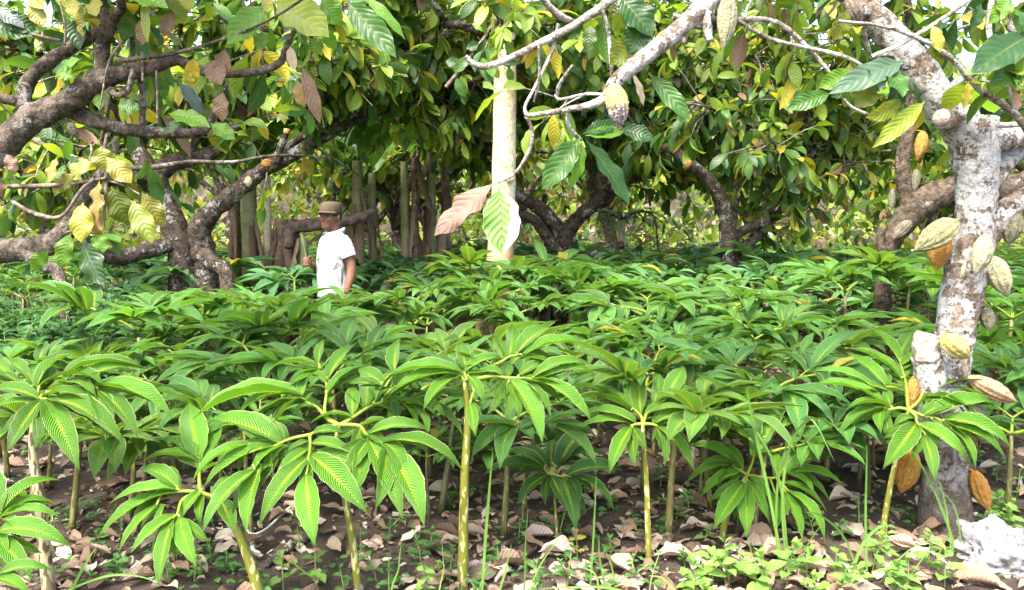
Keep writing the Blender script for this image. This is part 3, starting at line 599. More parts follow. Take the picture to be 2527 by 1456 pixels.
# ---- mid-distance cacao trees traced on the photo
_p0 = P(1245, 330, 8.4)
for _z in (560, 430, 300, 200):
    _q = P(1245, _z, 8.4); _v = nrm(np.array([0, 0, EYE]) - _q); GAPS.append((_q, _v, .20, 9)); GAPS.append((_q, np.array(sdir), .35, 9))
def mid_tree(seed, label, base_px, d, limbs, grow, mat, podlist=(), per=20, extra=(), ll=(.17, .28), bright=.42, cut=None, yel=.06, zmin=1.2, heroes=None):
    rng = np.random.default_rng(seed); b = P(base_px, 600, d); base = np.array([b[0], d, float(gz(b[0], d))])
    t = thing('cacao_tree', label, 'tree', base); tm = MB(); wm = MB(); lm = MB(); ZMIN[0] = zmin
    ng = len(GAPS)
    for k, (nd, a, c) in enumerate(limbs):
        g3, _ = catmull(*px_limb(nd, a, c), 2)
        for q in g3[:max(3, int(len(g3) * .75))]:
            if rng.uniform() < .75: GAPS.append((q, nrm(np.array([0, 0, EYE]) - q), .13, 9))
    for k, (nd, a, c) in enumerate(limbs):
        p3, r3 = px_limb(nd, a, c)
        if k in grow[0]:      # reaches down to the soil
            g = p3[0].copy(); g[2] = gz(g[0], g[1]) - .08; p3 = np.vstack([g, p3]); r3 = np.concatenate([[r3[0] * 1.3], r3])
        p, rr = tube(tm, p3, r3, 12, 6, .10, rng)
        if k in grow[1]:
            twigs(rng, wm, lm, p, rr, per, .55, ll=ll, bright=bright, yel=yel)
            for sp, sr in auto_limbs(rng, p[-1], 3, (1.0, 2.0), elev=(15, 75), az=rng.uniform(0, 6), r0=rr[-1] * .8):
                p2, r2 = tube(tm, sp, sr, 6, 3, .06, rng, cap=False); twigs(rng, wm, lm, p2, r2, per, .15, ll=ll, bright=bright, yel=yel)
    for (x, y, dd, n, L, el, az) in extra:
        q = P(x, y, dd)
        for sp, sr in auto_limbs(rng, q, n, L, elev=el, az=az, r0=.045):
            p2, r2 = tube(tm, sp, sr, 7, 4, .06, rng, cap=False); twigs(rng, wm, lm, p2, r2, per * 2, .2, ll=ll, bright=bright, yel=yel)
    if heroes:
        for tw in heroes[0]: tube(wm, *px_limb(tw, heroes[2]), 6, 5, .06, rng, cap=False)
        hero(lm, heroes[1], heroes[2], rng, nu=8, nv=4)
    tm.build('trunk', M[mat], t, base); wm.build('twig_sprays', M['twig'], t, base); lm.build('crown', M['cacao'], t, base)
    if cut:
        m = MB()
        for (x0, y0, x1, y1, r, dd) in cut: tube(m, np.array([P(x0, y0, dd), P(x1, y1, dd)]), [r * dd / F, r * dd / F * .95], 10, 2, .03, rng)
        m.build('sawn_stump', M['cut_orange'], t, base)
    ZMIN[0] = None; pods(t, base, podlist, rng)

mid_tree(21, 'dark forked cacao tree on the left behind the man, trunk patched with white lichen', 470, 8.4,
    [([(455, 690, 38), (448, 620, 34), (430, 560, 30), (402, 490, 27), (380, 432, 27)], 8.4, 8.2), ([(515, 690, 33), (500, 620, 31), (492, 570, 29), (520, 525, 24), (562, 490, 21), (605, 455, 20), (650, 420, 18), (700, 395, 17), (760, 360, 15), (830, 320, 13), (880, 255, 10), (912, 195, 7), (970, 165, 5)], 8.4, 8.1),
     ([(380, 440, 26), (420, 405, 22), (470, 390, 20), (530, 372, 16), (600, 300, 13), (660, 240, 10), (720, 180, 7)], 8.2, 8.9), ([(380, 440, 22), (345, 380, 20), (320, 320, 18), (240, 300, 15), (180, 250, 11), (120, 200, 8)], 8.2, 8.6),
     ([(385, 432, 20), (300, 440, 18), (240, 450, 15), (170, 470, 10)], 8.2, 7.8), ([(440, 600, 20), (400, 608, 20), (340, 625, 19), (292, 638, 17), (255, 625, 15), (200, 560, 9)], 8.3, 7.9),
     ([(680, 402, 10), (690, 370, 9), (700, 345, 8), (707, 328, 7)], 8.15, 8.1), ([(640, 425, 12), (760, 330, 10), (900, 280, 9), (1030, 250, 8), (1130, 190, 6)], 8.2, 8.6), ([(560, 690, 17), (530, 655, 18), (500, 625, 20)], 8.1, 8.2)],
    ((0, 1, 8), (1, 2, 3, 4, 7)), 'bark_dark', [(672, 403, 643, 404, 13, 8.0, 'pod_orange', 'round orange pod on the limb'), (612, 435, 615, 462, 9, 8.05, 'pod_pale', 'pale green pod under the limb')],
    extra=((830, 320, 8.2, 3, (1.4, 2.2), (10, 70), .4), (470, 390, 8.4, 3, (1.6, 2.5), (40, 85), 1.), (320, 320, 8.4, 3, (1.6, 2.4), (35, 85), 2.), (1000, 250, 8.5, 4, (1.3, 2.0), (-20, 60), 0.), (1210, 40, 8.2, 4, (.5, .9), (-30, 40), .3), (1100, 60, 8.3, 4, (.8, 1.3), (-20, 50), .8)), cut=[(707, 330, 708, 318, 8, 8.1)],
    heroes=([[(1100, 215, 5), (1170, 130, 5), (1215, 60, 4), (1260, -20, 4)], [(1180, 118, 4), (1240, 105, 3), (1300, 90, 3)], [(1140, 165, 3), (1205, 150, 3), (1260, 165, 2)]],
            [(1215, 62, 1262, 108, 26, GB), (1225, 40, 1290, 55, 28, G_), (1235, 20, 1215, 85, 26, GY), (1250, 0, 1300, 30, 30, GB), (1255, -15, 1230, 35, 26, YL), (1245, 105, 1275, 150, 24, G_), (1270, 98, 1255, 150, 22, GB), (1300, 90, 1330, 135, 26, GD), (1290, 92, 1320, 70, 22, GB),
             (1210, 150, 1232, 195, 22, GY), (1240, 158, 1290, 150, 22, G_), (1255, 163, 1262, 205, 20, GB), (1200, 95, 1175, 150, 26, GD), (1190, 110, 1150, 120, 26, GD), (1170, 130, 1190, 185, 28, GD), (1160, 140, 1120, 180, 28, G_), (1205, 75, 1165, 60, 26, GB), (1238, 30, 1190, 15, 28, GD), (1140, 165, 1100, 150, 28, GD), (1125, 190, 1150, 240, 28, G_),
             (1250, 10, 1268, 70, 26, GD), (1262, -10, 1310, -5, 28, GB)], 7.7))
mid_tree(22, 'dark cacao tree with a low V of bare limbs behind the pale trunk', 1395, 11.0,
    [([(1400, 690, 24), (1396, 630, 22), (1390, 580, 22)], 11, 11), ([(1392, 590, 20), (1352, 532, 18), (1310, 500, 16), (1262, 470, 13), (1200, 400, 9), (1150, 330, 6)], 11, 10.6), ([(1385, 640, 15), (1350, 585, 14), (1320, 545, 13), (1285, 530, 11), (1240, 500, 8)], 10.9, 10.8),
     ([(1392, 585, 20), (1425, 540, 18), (1470, 500, 16), (1520, 460, 13), (1580, 435, 11), (1650, 415, 9), (1740, 380, 6)], 11, 10.7), ([(1430, 690, 13), (1445, 650, 13), (1480, 620, 12), (1540, 603, 10)], 10.8, 10.6), ([(1350, 660, 13), (1352, 600, 11), (1340, 530, 8), (1345, 480, 6)], 11.1, 11.2),
     ([(1470, 500, 10), (1460, 440, 9), (1500, 350, 8), (1520, 250, 6)], 10.9, 11.3)],
    ((0, 4, 5), (1, 3, 6)), 'bark_dark', extra=((1200, 380, 10.8, 3, (1.5, 2.4), (20, 80), 2.), (1520, 300, 11.2, 4, (1.6, 2.5), (20, 80), 0.5), (1300, 350, 11.6, 4, (2.0, 2.8), (30, 85), 1.)), per=22)
mid_tree(23, 'dark cacao tree with one limb sawn off showing an orange cut end', 1798, 9.5,
    [([(1800, 690, 22), (1797, 600, 21), (1792, 530, 20), (1770, 475, 18), (1735, 430, 15), (1700, 405, 13)], 9.5, 9.2), ([(1810, 650, 17), (1835, 615, 16), (1860, 590, 14), (1905, 545, 9), (1960, 480, 7)], 9.5, 9.6), ([(1700, 400, 12), (1660, 370, 12), (1605, 350, 11), (1560, 300, 7)], 9.4, 9.8),
     ([(1805, 590, 12), (1850, 560, 12), (1900, 545, 9)], 9.5, 9.3)],
    ((0, 1), (1, 2)), 'bark_dark', extra=((1960, 420, 9.7, 4, (1.5, 2.4), (20, 80), .3), (1620, 320, 10.0, 3, (1.3, 2.2), (30, 80), 2.)), per=22, cut=[(1702, 406, 1690, 401, 14, 9.2)], bright=.34)
mid_tree(24, 'pale barked cacao tree with a bare horizontal limb right of the sawn one', 1806, 10.6,
    [([(1806, 690, 15), (1808, 560, 13), (1806, 450, 12), (1800, 330, 11), (1810, 200, 8)], 10.6, 10.6), ([(1806, 400, 9), (1860, 408, 10), (1900, 397, 9), (1960, 375, 8), (2060, 362, 5)], 10.6, 10.2)],
    ((0,), (0, 1)), 'bark_pale', [(1888, 422, 1905, 455, 12, 10.1, 'pod_green', 'round green pod below the bare limb')], extra=((1806, 250, 10.6, 5, (1.8, 2.8), (15, 75), .6),), per=24, bright=.7, yel=.14)
mid_tree(25, 'brown cacao tree with a bent limb just behind the white lichen trunk', 2190, 7.6,
    [([(2180, 700, 18), (2184, 640, 20), (2208, 580, 27), (2250, 525, 34), (2300, 488, 35), (2370, 470, 34), (2450, 480, 30), (2540, 440, 24), (2650, 380, 18)], 7.6, 7.5), ([(2235, 560, 15), (2238, 500, 17), (2226, 420, 17), (2238, 330, 17), (2252, 250, 18), (2262, 180, 16), (2250, 80, 12), (2230, -40, 9)], 7.55, 7.7),
     ([(2180, 640, 12), (2172, 590, 10), (2178, 560, 8)], 7.5, 7.5)],
    ((0,), (1,)), 'bark', [(2278, 322, 2262, 398, 17, 7.6, 'pod_orange', 'orange brown pod behind the slim stem', 2245, 325, 7.65), (2248, 545, 2205, 590, 16, 7.4, 'pod_brown', 'dark speckled pod on the bent limb'), (2262, 415, 2256, 475, 12, 7.65, 'pod_grey', 'grey green pod right of the slim stem'), (2205, 465, 2200, 520, 11, 7.7, 'pod_grey', 'grey green pod left of the slim stem')],
    per=14, bright=.4)
mid_tree(26, 'cacao tree lying low, its pale thick limb crossing the left edge above the yams', -60, 6.6,
    [([(-90, 640, 34), (0, 622, 30), (70, 612, 28), (125, 602, 26), (160, 570, 24), (180, 540, 20), (215, 480, 15), (260, 410, 10)], 6.6, 6.6), ([(150, 700, 15), (110, 655, 16), (60, 625, 20)], 6.5, 6.55)],
    ((0, 1), (0,)), 'bark_brown', per=10)

# ---- tall pale trunk in the middle
def pale_tree():
    rng = np.random.default_rng(31); d = 8.4; b = P(1228, 690, d); base = np.array([b[0], d, float(gz(b[0], d))])
    t = thing('tall_tree', 'tall tree with smooth pale tan trunk glaring white in the sun', 'tree', base); m = MB(); lm = MB(); wm = MB()
    nd = [(1222, 740, 44), (1228, 690, 37), (1235, 620, 32), (1242, 480, 29), (1245, 300, 28), (1247, 140, 27), (1248, 0, 26), (1250, -150, 24), (1252, -350, 20)]
    p3, r3 = px_limb(nd, d); g = p3[0].copy(); g[2] = -.05
    p, r = tube(m, np.vstack([g, p3]), np.concatenate([[r3[0] * 1.25], r3]), 18, 6, .025, rng)
    tube(m, *px_limb([(1258, 440, 12, 8.35), (1258, 440, 11, 8.2)], d), 10, 3, .08, rng)
    for sp, sr in auto_limbs(rng, p[-1], 6, (1.8, 2.8), elev=(10, 70), r0=.08):
        p2, r2 = tube(m, sp, sr, 7, 4, .05, rng, cap=False); twigs(rng, wm, lm, p2, r2, 26, .2, bright=.4)
    m.build('trunk', M['trunk_smooth'], t, base); wm.build('twig_sprays', M['twig'], t, base); lm.build('crown', M['cacao'], t, base)
pale_tree()

# ---- rows of further cacao trees: six grown once, copied
def orchard():
    rng = np.random.default_rng(41); protos = []
    kinds = [(.48, .08, 'leafy cacao tree of the rows behind the yam field'), (.62, .16, 'cacao tree with yellowing leaves in the rows behind the field')]
    for k in range(6):
        br, ye, lab = kinds[k % 2]
        tm, wm, lm = auto_cacao(rng, h0=rng.uniform(1.1, 1.6), n=4, per=18, bright=br, yel=ye, brn=.03, nl=(5, 9), ll=(.18, .30), nu=5, nv=2)
        t = thing('cacao_tree', lab, 'tree', group='cacao trees in rows behind the field')
        tm.build('trunk', M['bark_dark' if k % 3 else 'bark'], t); wm.build('twig_sprays', M['twig'], t); lm.build('crown', M['cacao'], t); protos.append(t)
    spots = []
    for d, st in ((13.4, 4.1), (18.0, 4.6), (22.5, 4.8), (28.5, 5.2)):
        w = d * .68 + 2.0; n = int(2 * w / st)
        for i in range(n + 1):
            x = -w + 2 * w * i / n + rng.uniform(-.7, .7); spots.append((x, d + rng.uniform(-.8, .8), rng.uniform(0, 6.28), rng.uniform(.9, 1.2)))
    spots += [(-6.8, 10.2, 1, 1.0), (6.6, 9.8, 4, 1.0), (-1.6, 12.3, .4, 1.0)]
    for i, (x, y, a, s) in enumerate(spots):
        o = protos[i % 6] if i < 6 else copy_tree(protos[int(rng.integers(0, 6))])
        if y > 21: s *= 1.25
        o.location = (x, y, float(gz(x, y))); o.rotation_euler = (0, 0, a); o.scale = (s, s, s)
orchard()

# ---- far hillside thicket and undergrowth below the trees
def saplings():
    rng = np.random.default_rng(55)
    for i, (x, y, h) in enumerate([(-5.6, 10.2, 1.5), (-4.4, 11.4, 1.7), (-3.3, 11.2, 1.4), (-2.4, 11.6, 1.6), (-.6, 12.2, 1.5), (.9, 12.6, 1.5), (2.2, 12.2, 1.6), (3.6, 11.6, 1.7), (4.6, 11.0, 1.4), (5.6, 10.6, 1.6), (-6.6, 9.4, 1.6), (6.6, 11.4, 1.7)]):
        t = thing('cacao_sapling', 'dark leafy young cacao standing between the trunks behind the field', 'sapling', (x, y, float(gz(x, y))), 0, 'young cacao between the trunks'); tm = MB(); lm = MB(); wm = MB()
        p, r = tube(tm, [(0, 0, -.05), (.04, .02, h * .5), (rng.normal(0, .1), rng.normal(0, .1), h)], [.022, .016, .008], 7, 6, .05, rng)
        twigs(rng, tm, lm, p, r, 22, .25, tl=(.25, .6), nl=(5, 8), ll=(.18, .28), bright=.2, yel=.04, brn=.05, tr=.006)
        tm.build('trunk', M['bark_dark'], t); lm.build('crown', M['cacao'], t)
saplings()

def thicket():
    rng = np.random.default_rng(51); m = MB(); n = 15000
    y = rng.uniform(26, 52, n); x = rng.uniform(-1, 1, n) * (y * .72 + 3); h = rng.uniform(0.2, 5.0, n) * (0.5 + .5 * np.sin(x * .8 + y) ** 2 + .3)
    b = np.stack([x, y, gz(x, y) + h], 1); L = rng.uniform(.35, .7, n)
    leaves(m, b, rng.normal(size=(n, 3)) + [0, -.4, -.5], rng.normal(size=(n, 3)) * .6 + [0, -.3, 1], L, L * .5, rng.uniform(.2, 1, n), np.where(rng.uniform(0, 1, (n, 1)) < .16, (.42, .38, .31), pal(rng, n, .12, .01, .6)), nu=4, nv=2, rng=rng)
    tag(m.build('far_hillside_foliage', M['cacao']), 'dense leafy thicket covering the slope behind the cacao rows', 'foliage', kind='stuff')
    m = MB(); n = 9000
    y = rng.uniform(12.5, 31, n); x = rng.uniform(-1, 1, n) * (y * .70 + 1); h = rng.uniform(.05, 1.35, n)
    b = np.stack([x, y, gz(x, y) + h * (1 + .04 * (y - 12))], 1); L = rng.uniform(.12, .28, n)
    leaves(m, b, rng.normal(size=(n, 3)) + [0, -.3, .1], rng.normal(size=(n, 3)) * .5 + [0, -.2, 1], L, L * .55, rng.uniform(.2, 1, n), np.where(rng.uniform(0, 1, (n, 1)) < .14, (.40, .34, .26), pal(rng, n, .08, .06, .6)), nu=4, nv=2, rng=rng, prof='ovate')
    tag(m.build('undergrowth', M['weed']), 'low leafy undergrowth among the trunks behind the field', 'undergrowth', kind='stuff')
thicket()

# ---- banana clump and areca stems behind the man
def banana(px, d, r, top, label, rng, green=True, hang=5, nleaf=2, lean=0.0, col=None):
    b = P(px, 600, d); base = np.array([b[0], d, float(gz(b[0], d))])
    t = thing('banana_plant', label, 'banana plant', base)
    m = MB(); R = r * d / F; zt = P(px, top, d)[2]; tp = base + [lean, 0, zt]
    tube(m, [base - [0, 0, .05], base + [lean * .3, 0, zt * .4], tp], [R * 1.25, R, R * .85], 12, 8, .06, rng)
    m.build('pseudostem', M['pseudo_green' if green else 'pseudo_dead'], t, base)
    if hang:
        dm = MB(); n = hang
        a = rng.uniform(3.3, 6.1, n); z = rng.uniform(.45, 1.0, n) * zt
        st = base + np.stack([np.cos(a) * R * 1.05 + lean * z / zt, np.sin(a) * R * 1.05, z], 1); L = np.minimum(rng.uniform(.5, 1.0, n), z * .98)
        leaves(dm, st, np.stack([np.cos(a) * .22, np.sin(a) * .22, -np.ones(n)], 1), np.stack([np.cos(a), np.sin(a), .2 + 0 * a], 1), L, rng.uniform(.05, .15, n), rng.uniform(-.3, .3, n),
               np.array([(.17, .11, .07), (.24, .175, .115), (.11, .07, .048)])[rng.integers(0, 3, n)], wave=.4, nu=12, nv=6, prof='blade', rng=rng, curl=-.6, twist=rng.normal(0, .5, n))
        dm.build('dead_leaves', M['dry'], t, base)
    if nleaf:
        gm = MB(); a = rng.uniform(0, 6.28) + np.arange(nleaf) * 2.4; L = rng.uniform(1.2, 1.8, nleaf)
        leaves(gm, np.repeat(tp[None], nleaf, 0), np.stack([np.cos(a) * .6, np.sin(a) * .6, np.ones(nleaf)], 1), np.stack([-np.cos(a), -np.sin(a), .6 + 0 * a], 1), L, L * .27, rng.uniform(1.0, 1.7, nleaf), col or (.09, .2, .03), nu=24, nv=4, prof='cacao', rng=rng, wave=.1)
        gm.build('leaves', M['banana'], t, base)
    return t
M['pseudo_green'] = plain('banana_stem_green', (.10, .135, .04), (.21, .19, .09), 9, .5, .3, .01)
M['pseudo_dead'] = plain('banana_stem_dead', (.09, .06, .042), (.24, .18, .125), 22, .85, .7, .02)
def bananas():
    rng = np.random.default_rng(61); d = 9.3
    banana(617, 9.3, 21, 420, 'thickest green banana stem at the left end of the clump behind the man', rng, True, 3, 3)
    banana(583, 9.7, 14, 470, 'banana plant with dry hanging sheaths leftmost in the clump', rng, False, 4, 2)
    banana(695, 9.2, 17, 545, 'dead banana stump wrapped in dry brown leaves', rng, False, 9, 0)
    banana(722, 9.4, 15, 540, 'shredded dead banana stem under the fallen one', rng, False, 8, 0)
    banana(748, 8.9, 14, 590, 'short pale banana stump left of the man', rng, True, 2, 0)
    banana(885, 9.6, 15, 400, 'dark green banana stem right of the man', rng, True, 4, 2, col=(.05, .12, .02))
    banana(920, 9.8, 11, 430, 'banana plant with leaves hanging over the man', rng, True, 5, 3)
    banana(1000, 9.9, 11, 400, 'yellow green banana stem between the man and the pale trunk', rng, True, 3, 0)
    banana(1025, 10.0, 10, 390, 'brown dead banana stem beside the yellow green one', rng, False, 7, 0)
    banana(1065, 10.2, 13, 380, 'broad banana stem near the pale trunk', rng, True, 6, 2)
    banana(1100, 10.4, 12, 400, 'slim dry banana stem nearest the pale trunk', rng, False, 6, 0)
    banana(2025, 12.5, 14, 590, 'far dead banana stump on the right behind the field', rng, False, 5, 0)
    banana(2055, 12.6, 10, 575, 'far pale green banana stem on the right behind the field', rng, True, 2, 1)
    banana(2600, 6.0, 40, 420, 'banana plant at the right edge behind the lichen trunk', rng, True, 2, 3, col=(.17, .34, .05))
    # fallen dead pseudostem resting on the stumps
    m = MB(); tube(m, *px_limb([(714, 612, 10), (712, 574, 14), (724, 562, 15), (780, 553, 17), (840, 547, 15), (890, 537, 12), (925, 518, 8)], 9.0, 9.3), 12, 6, .07, rng)
    o = m.build('fallen_banana_stem', M['pseudo_fallen'], None, P(715, 620, 9.0)); tag(o, 'fallen dark brown banana stem lying level behind the man', 'fallen stem')
    # ringed areca stem
    for px, dd, r, top, lab in ((660, 9.35, 11, 380, 'slim ringed palm stem standing in the banana clump'), (1534, 12.0, 9, 540, 'pale slim ringed palm stem right of the V-shaped tree')):
        b = P(px, 600, dd); base = np.array([b[0], dd, float(gz(b[0], dd))]); t = thing('palm', lab, 'palm', base)
        zt = P(px, top, dd)[2]; n = 60; m = MB(); z = np.linspace(-.02, zt, n); R = r * dd / F
        tube(m, np.stack([np.full(n, base[0]), np.full(n, base[1]), base[2] + z], 1), R * (1 + .10 * (np.arange(n) % 6 == 0)), 12, 1, smooth=False)
        m.build('trunk', M['areca'], t, base)
        lm = MB(); k = 70; a = np.repeat(np.arange(7) * .9, 10); f = np.tile(np.linspace(.15, 1, 10), 7)
        h = np.stack([np.cos(a), np.sin(a), 0 * a], 1); ctr = base + [0, 0, zt] + h * (f * .9)[:, None] + np.stack([0 * a, 0 * a, .6 * f - .75 * f * f], 1)
        sd = np.stack([-np.sin(a), np.cos(a), 0 * a], 1) * np.where(np.arange(k) % 2, 1, -1)[:, None]
        leaves(lm, ctr, sd + h * .7 + [0, 0, -.2], [0, 0, 1], .38, .04, .7, (.07, .16, .03), nu=5, nv=2, prof='blade')
        for i in range(7):
            aa = i * .9; hh = np.array([math.cos(aa), math.sin(aa), 0]); tube(lm, [base + [0, 0, zt] + hh * (g * .9) + [0, 0, .6 * g - .75 * g * g] for g in (0, .3, .6, 1)], [.02, .014, .01, .005], 5, 3, col=(.12, .2, .05))
        lm.build('crown', M['grass'], t, base)
M['areca'] = plain('areca_ringed', (.42, .36, .22), (.56, .52, .38), 30, .6, .3, .005)
M['pseudo_fallen'] = plain('banana_fallen', (.055, .038, .032), (.19, .135, .11), 16, .8, .6, .015)
bananas()

# ------------------------------------------------------------------ yam plants (one tall leaf on a mottled stalk)
YG = np.array((0.110, 0.290, 0.022)); YM = np.array((0.105, 0.265, 0.088)); RACH = (0.24, 0.33, 0.035)

def q4(x, y): return (.5017 * x, 725.5 + .5017 * y)
def q5(x, y): return (839 + .5017 * x, 725.5 + .5017 * y)
def q6(x, y): return (1678 + .5017 * x, 725.5 + .5017 * y)
def z3(x, y): return (473.8 + .3118 * x, 848.8 + .3118 * y)

def traced_yam(label, conv, stem, d, crown, fronds, rng, smat='stem', tint=1.0, wf=1.0, col=YG, group='yam plants of the front rows'):
    cx, cyy = conv(*crown)
    sp = [conv(*a[:2]) + (a[2] * .55,) for a in stem]
    p3, r3 = px_limb(sp, d); g = p3[0].copy(); g[2] = float(gz(g[0], g[1])); base = g.copy()
    t = thing('yam_plant', label, 'yam plant', base, group=group)
    m = MB(); p3 = np.vstack([g - [0, 0, .03], p3]) if p3[0][2] > g[2] + .02 else p3
    r3 = np.concatenate([[r3[0] * 1.1], r3]) if len(p3) > len(r3) else r3
    tube(m, p3, r3, 14, 7, .015, rng); m.build('stem', M[smat], t, base)
    dep = lambda y: d - np.clip(.0020 * (y - cyy), -.28, .28)
    top = p3[-1]
    for rach, lv in fronds:
        m = MB(); rp = [conv(*a) for a in rach]; pts = np.array([P(x, y, dep(y)) for x, y in rp])
        if np.linalg.norm(pts[0] - top) > .012: pts = np.vstack([top, pts])
        rp3, _ = tube(m, pts, np.linspace(.0085, .0045, len(pts)), 8, 6, uvc=(0.1, .80), col=RACH)
        for l in lv:
            (bx, by), (tx, ty) = conv(*l[:2]), conv(*l[2:4]); b = P(bx, by, dep(by))
            i = np.argmin(np.linalg.norm(rp3 - b, axis=1)); gap = np.linalg.norm(rp3[i] - b)
            if gap > .09: b = b + (rp3[i] - b) * (1 - .09 / gap)
            if gap > .012: tube(m, [rp3[i], (rp3[i] + b) / 2 + [0, 0, .006], b], [.006, .005, .0045], 6, 2, uvc=(.1, .80), col=RACH)
            dy = ty - by; dt = -.0011 * dy if dy > 0 else -.0026 * dy
            tp = P(tx, ty, dep(by) + np.clip(dt, -.22, .34)); ch = tp - b; Lc = np.linalg.norm(ch); c = ch / Lc
            out = np.array([b[0] - top[0], b[1] - top[1], 0]); out = out / max(np.linalg.norm(out), .08)
            up = np.array([0, 0, 1.]) + .35 * out + np.array([0, -.25, 0]) + rng.normal(size=3) * .10
            if c[2] < -.55: up = up + np.array([0, -.5, 0]) + out * .5
            up = nrm(up - c * np.dot(up, c)); dr = l[4] if len(l) > 4 else rng.uniform(.8, 1.3); wd = (l[5] if len(l) > 5 else rng.uniform(.255, .31)) * wf
            d0 = c * math.cos(dr / 2) + up * math.sin(dr / 2); L = Lc * (dr / 2) / math.sin(dr / 2)
            for q in range(2 if L > .2 else 1):          # smaller leaflets beside the main ones
                sd = np.cross(c, up); sg = rng.choice([-1, 1]); kk = rng.uniform(.35, .62) * sg; d2 = nrm(d0 + sd * kk + [0, 0, rng.uniform(-.25, .1)])
                L2 = L * rng.uniform(.5, .78); b2 = b + (top - b) * rng.uniform(.0, .25) - np.array([0, 0, .008])
                leaves(m, b2, d2, up - sd * kk * .3, L2, L2 * rng.uniform(.26, .32), dr * rng.uniform(.9, 1.25), col * tint * rng.normal(.95, .10), keel=rng.uniform(.18, .36), wave=.06, nu=20, nv=6, prof='yam', rng=rng, wf=3.2, scallop=.03, twist=rng.normal(0, .2))
            leaves(m, b, d0, up, L, max(L * wd, .045), dr, col * tint * rng.normal(1, .10), keel=rng.uniform(.18, .36), wave=.06, nu=26, nv=8, prof='yam', rng=rng, wf=3.2, scallop=.035, twist=rng.normal(0, .15))
        m.build('frond', M['yam'], t, base)

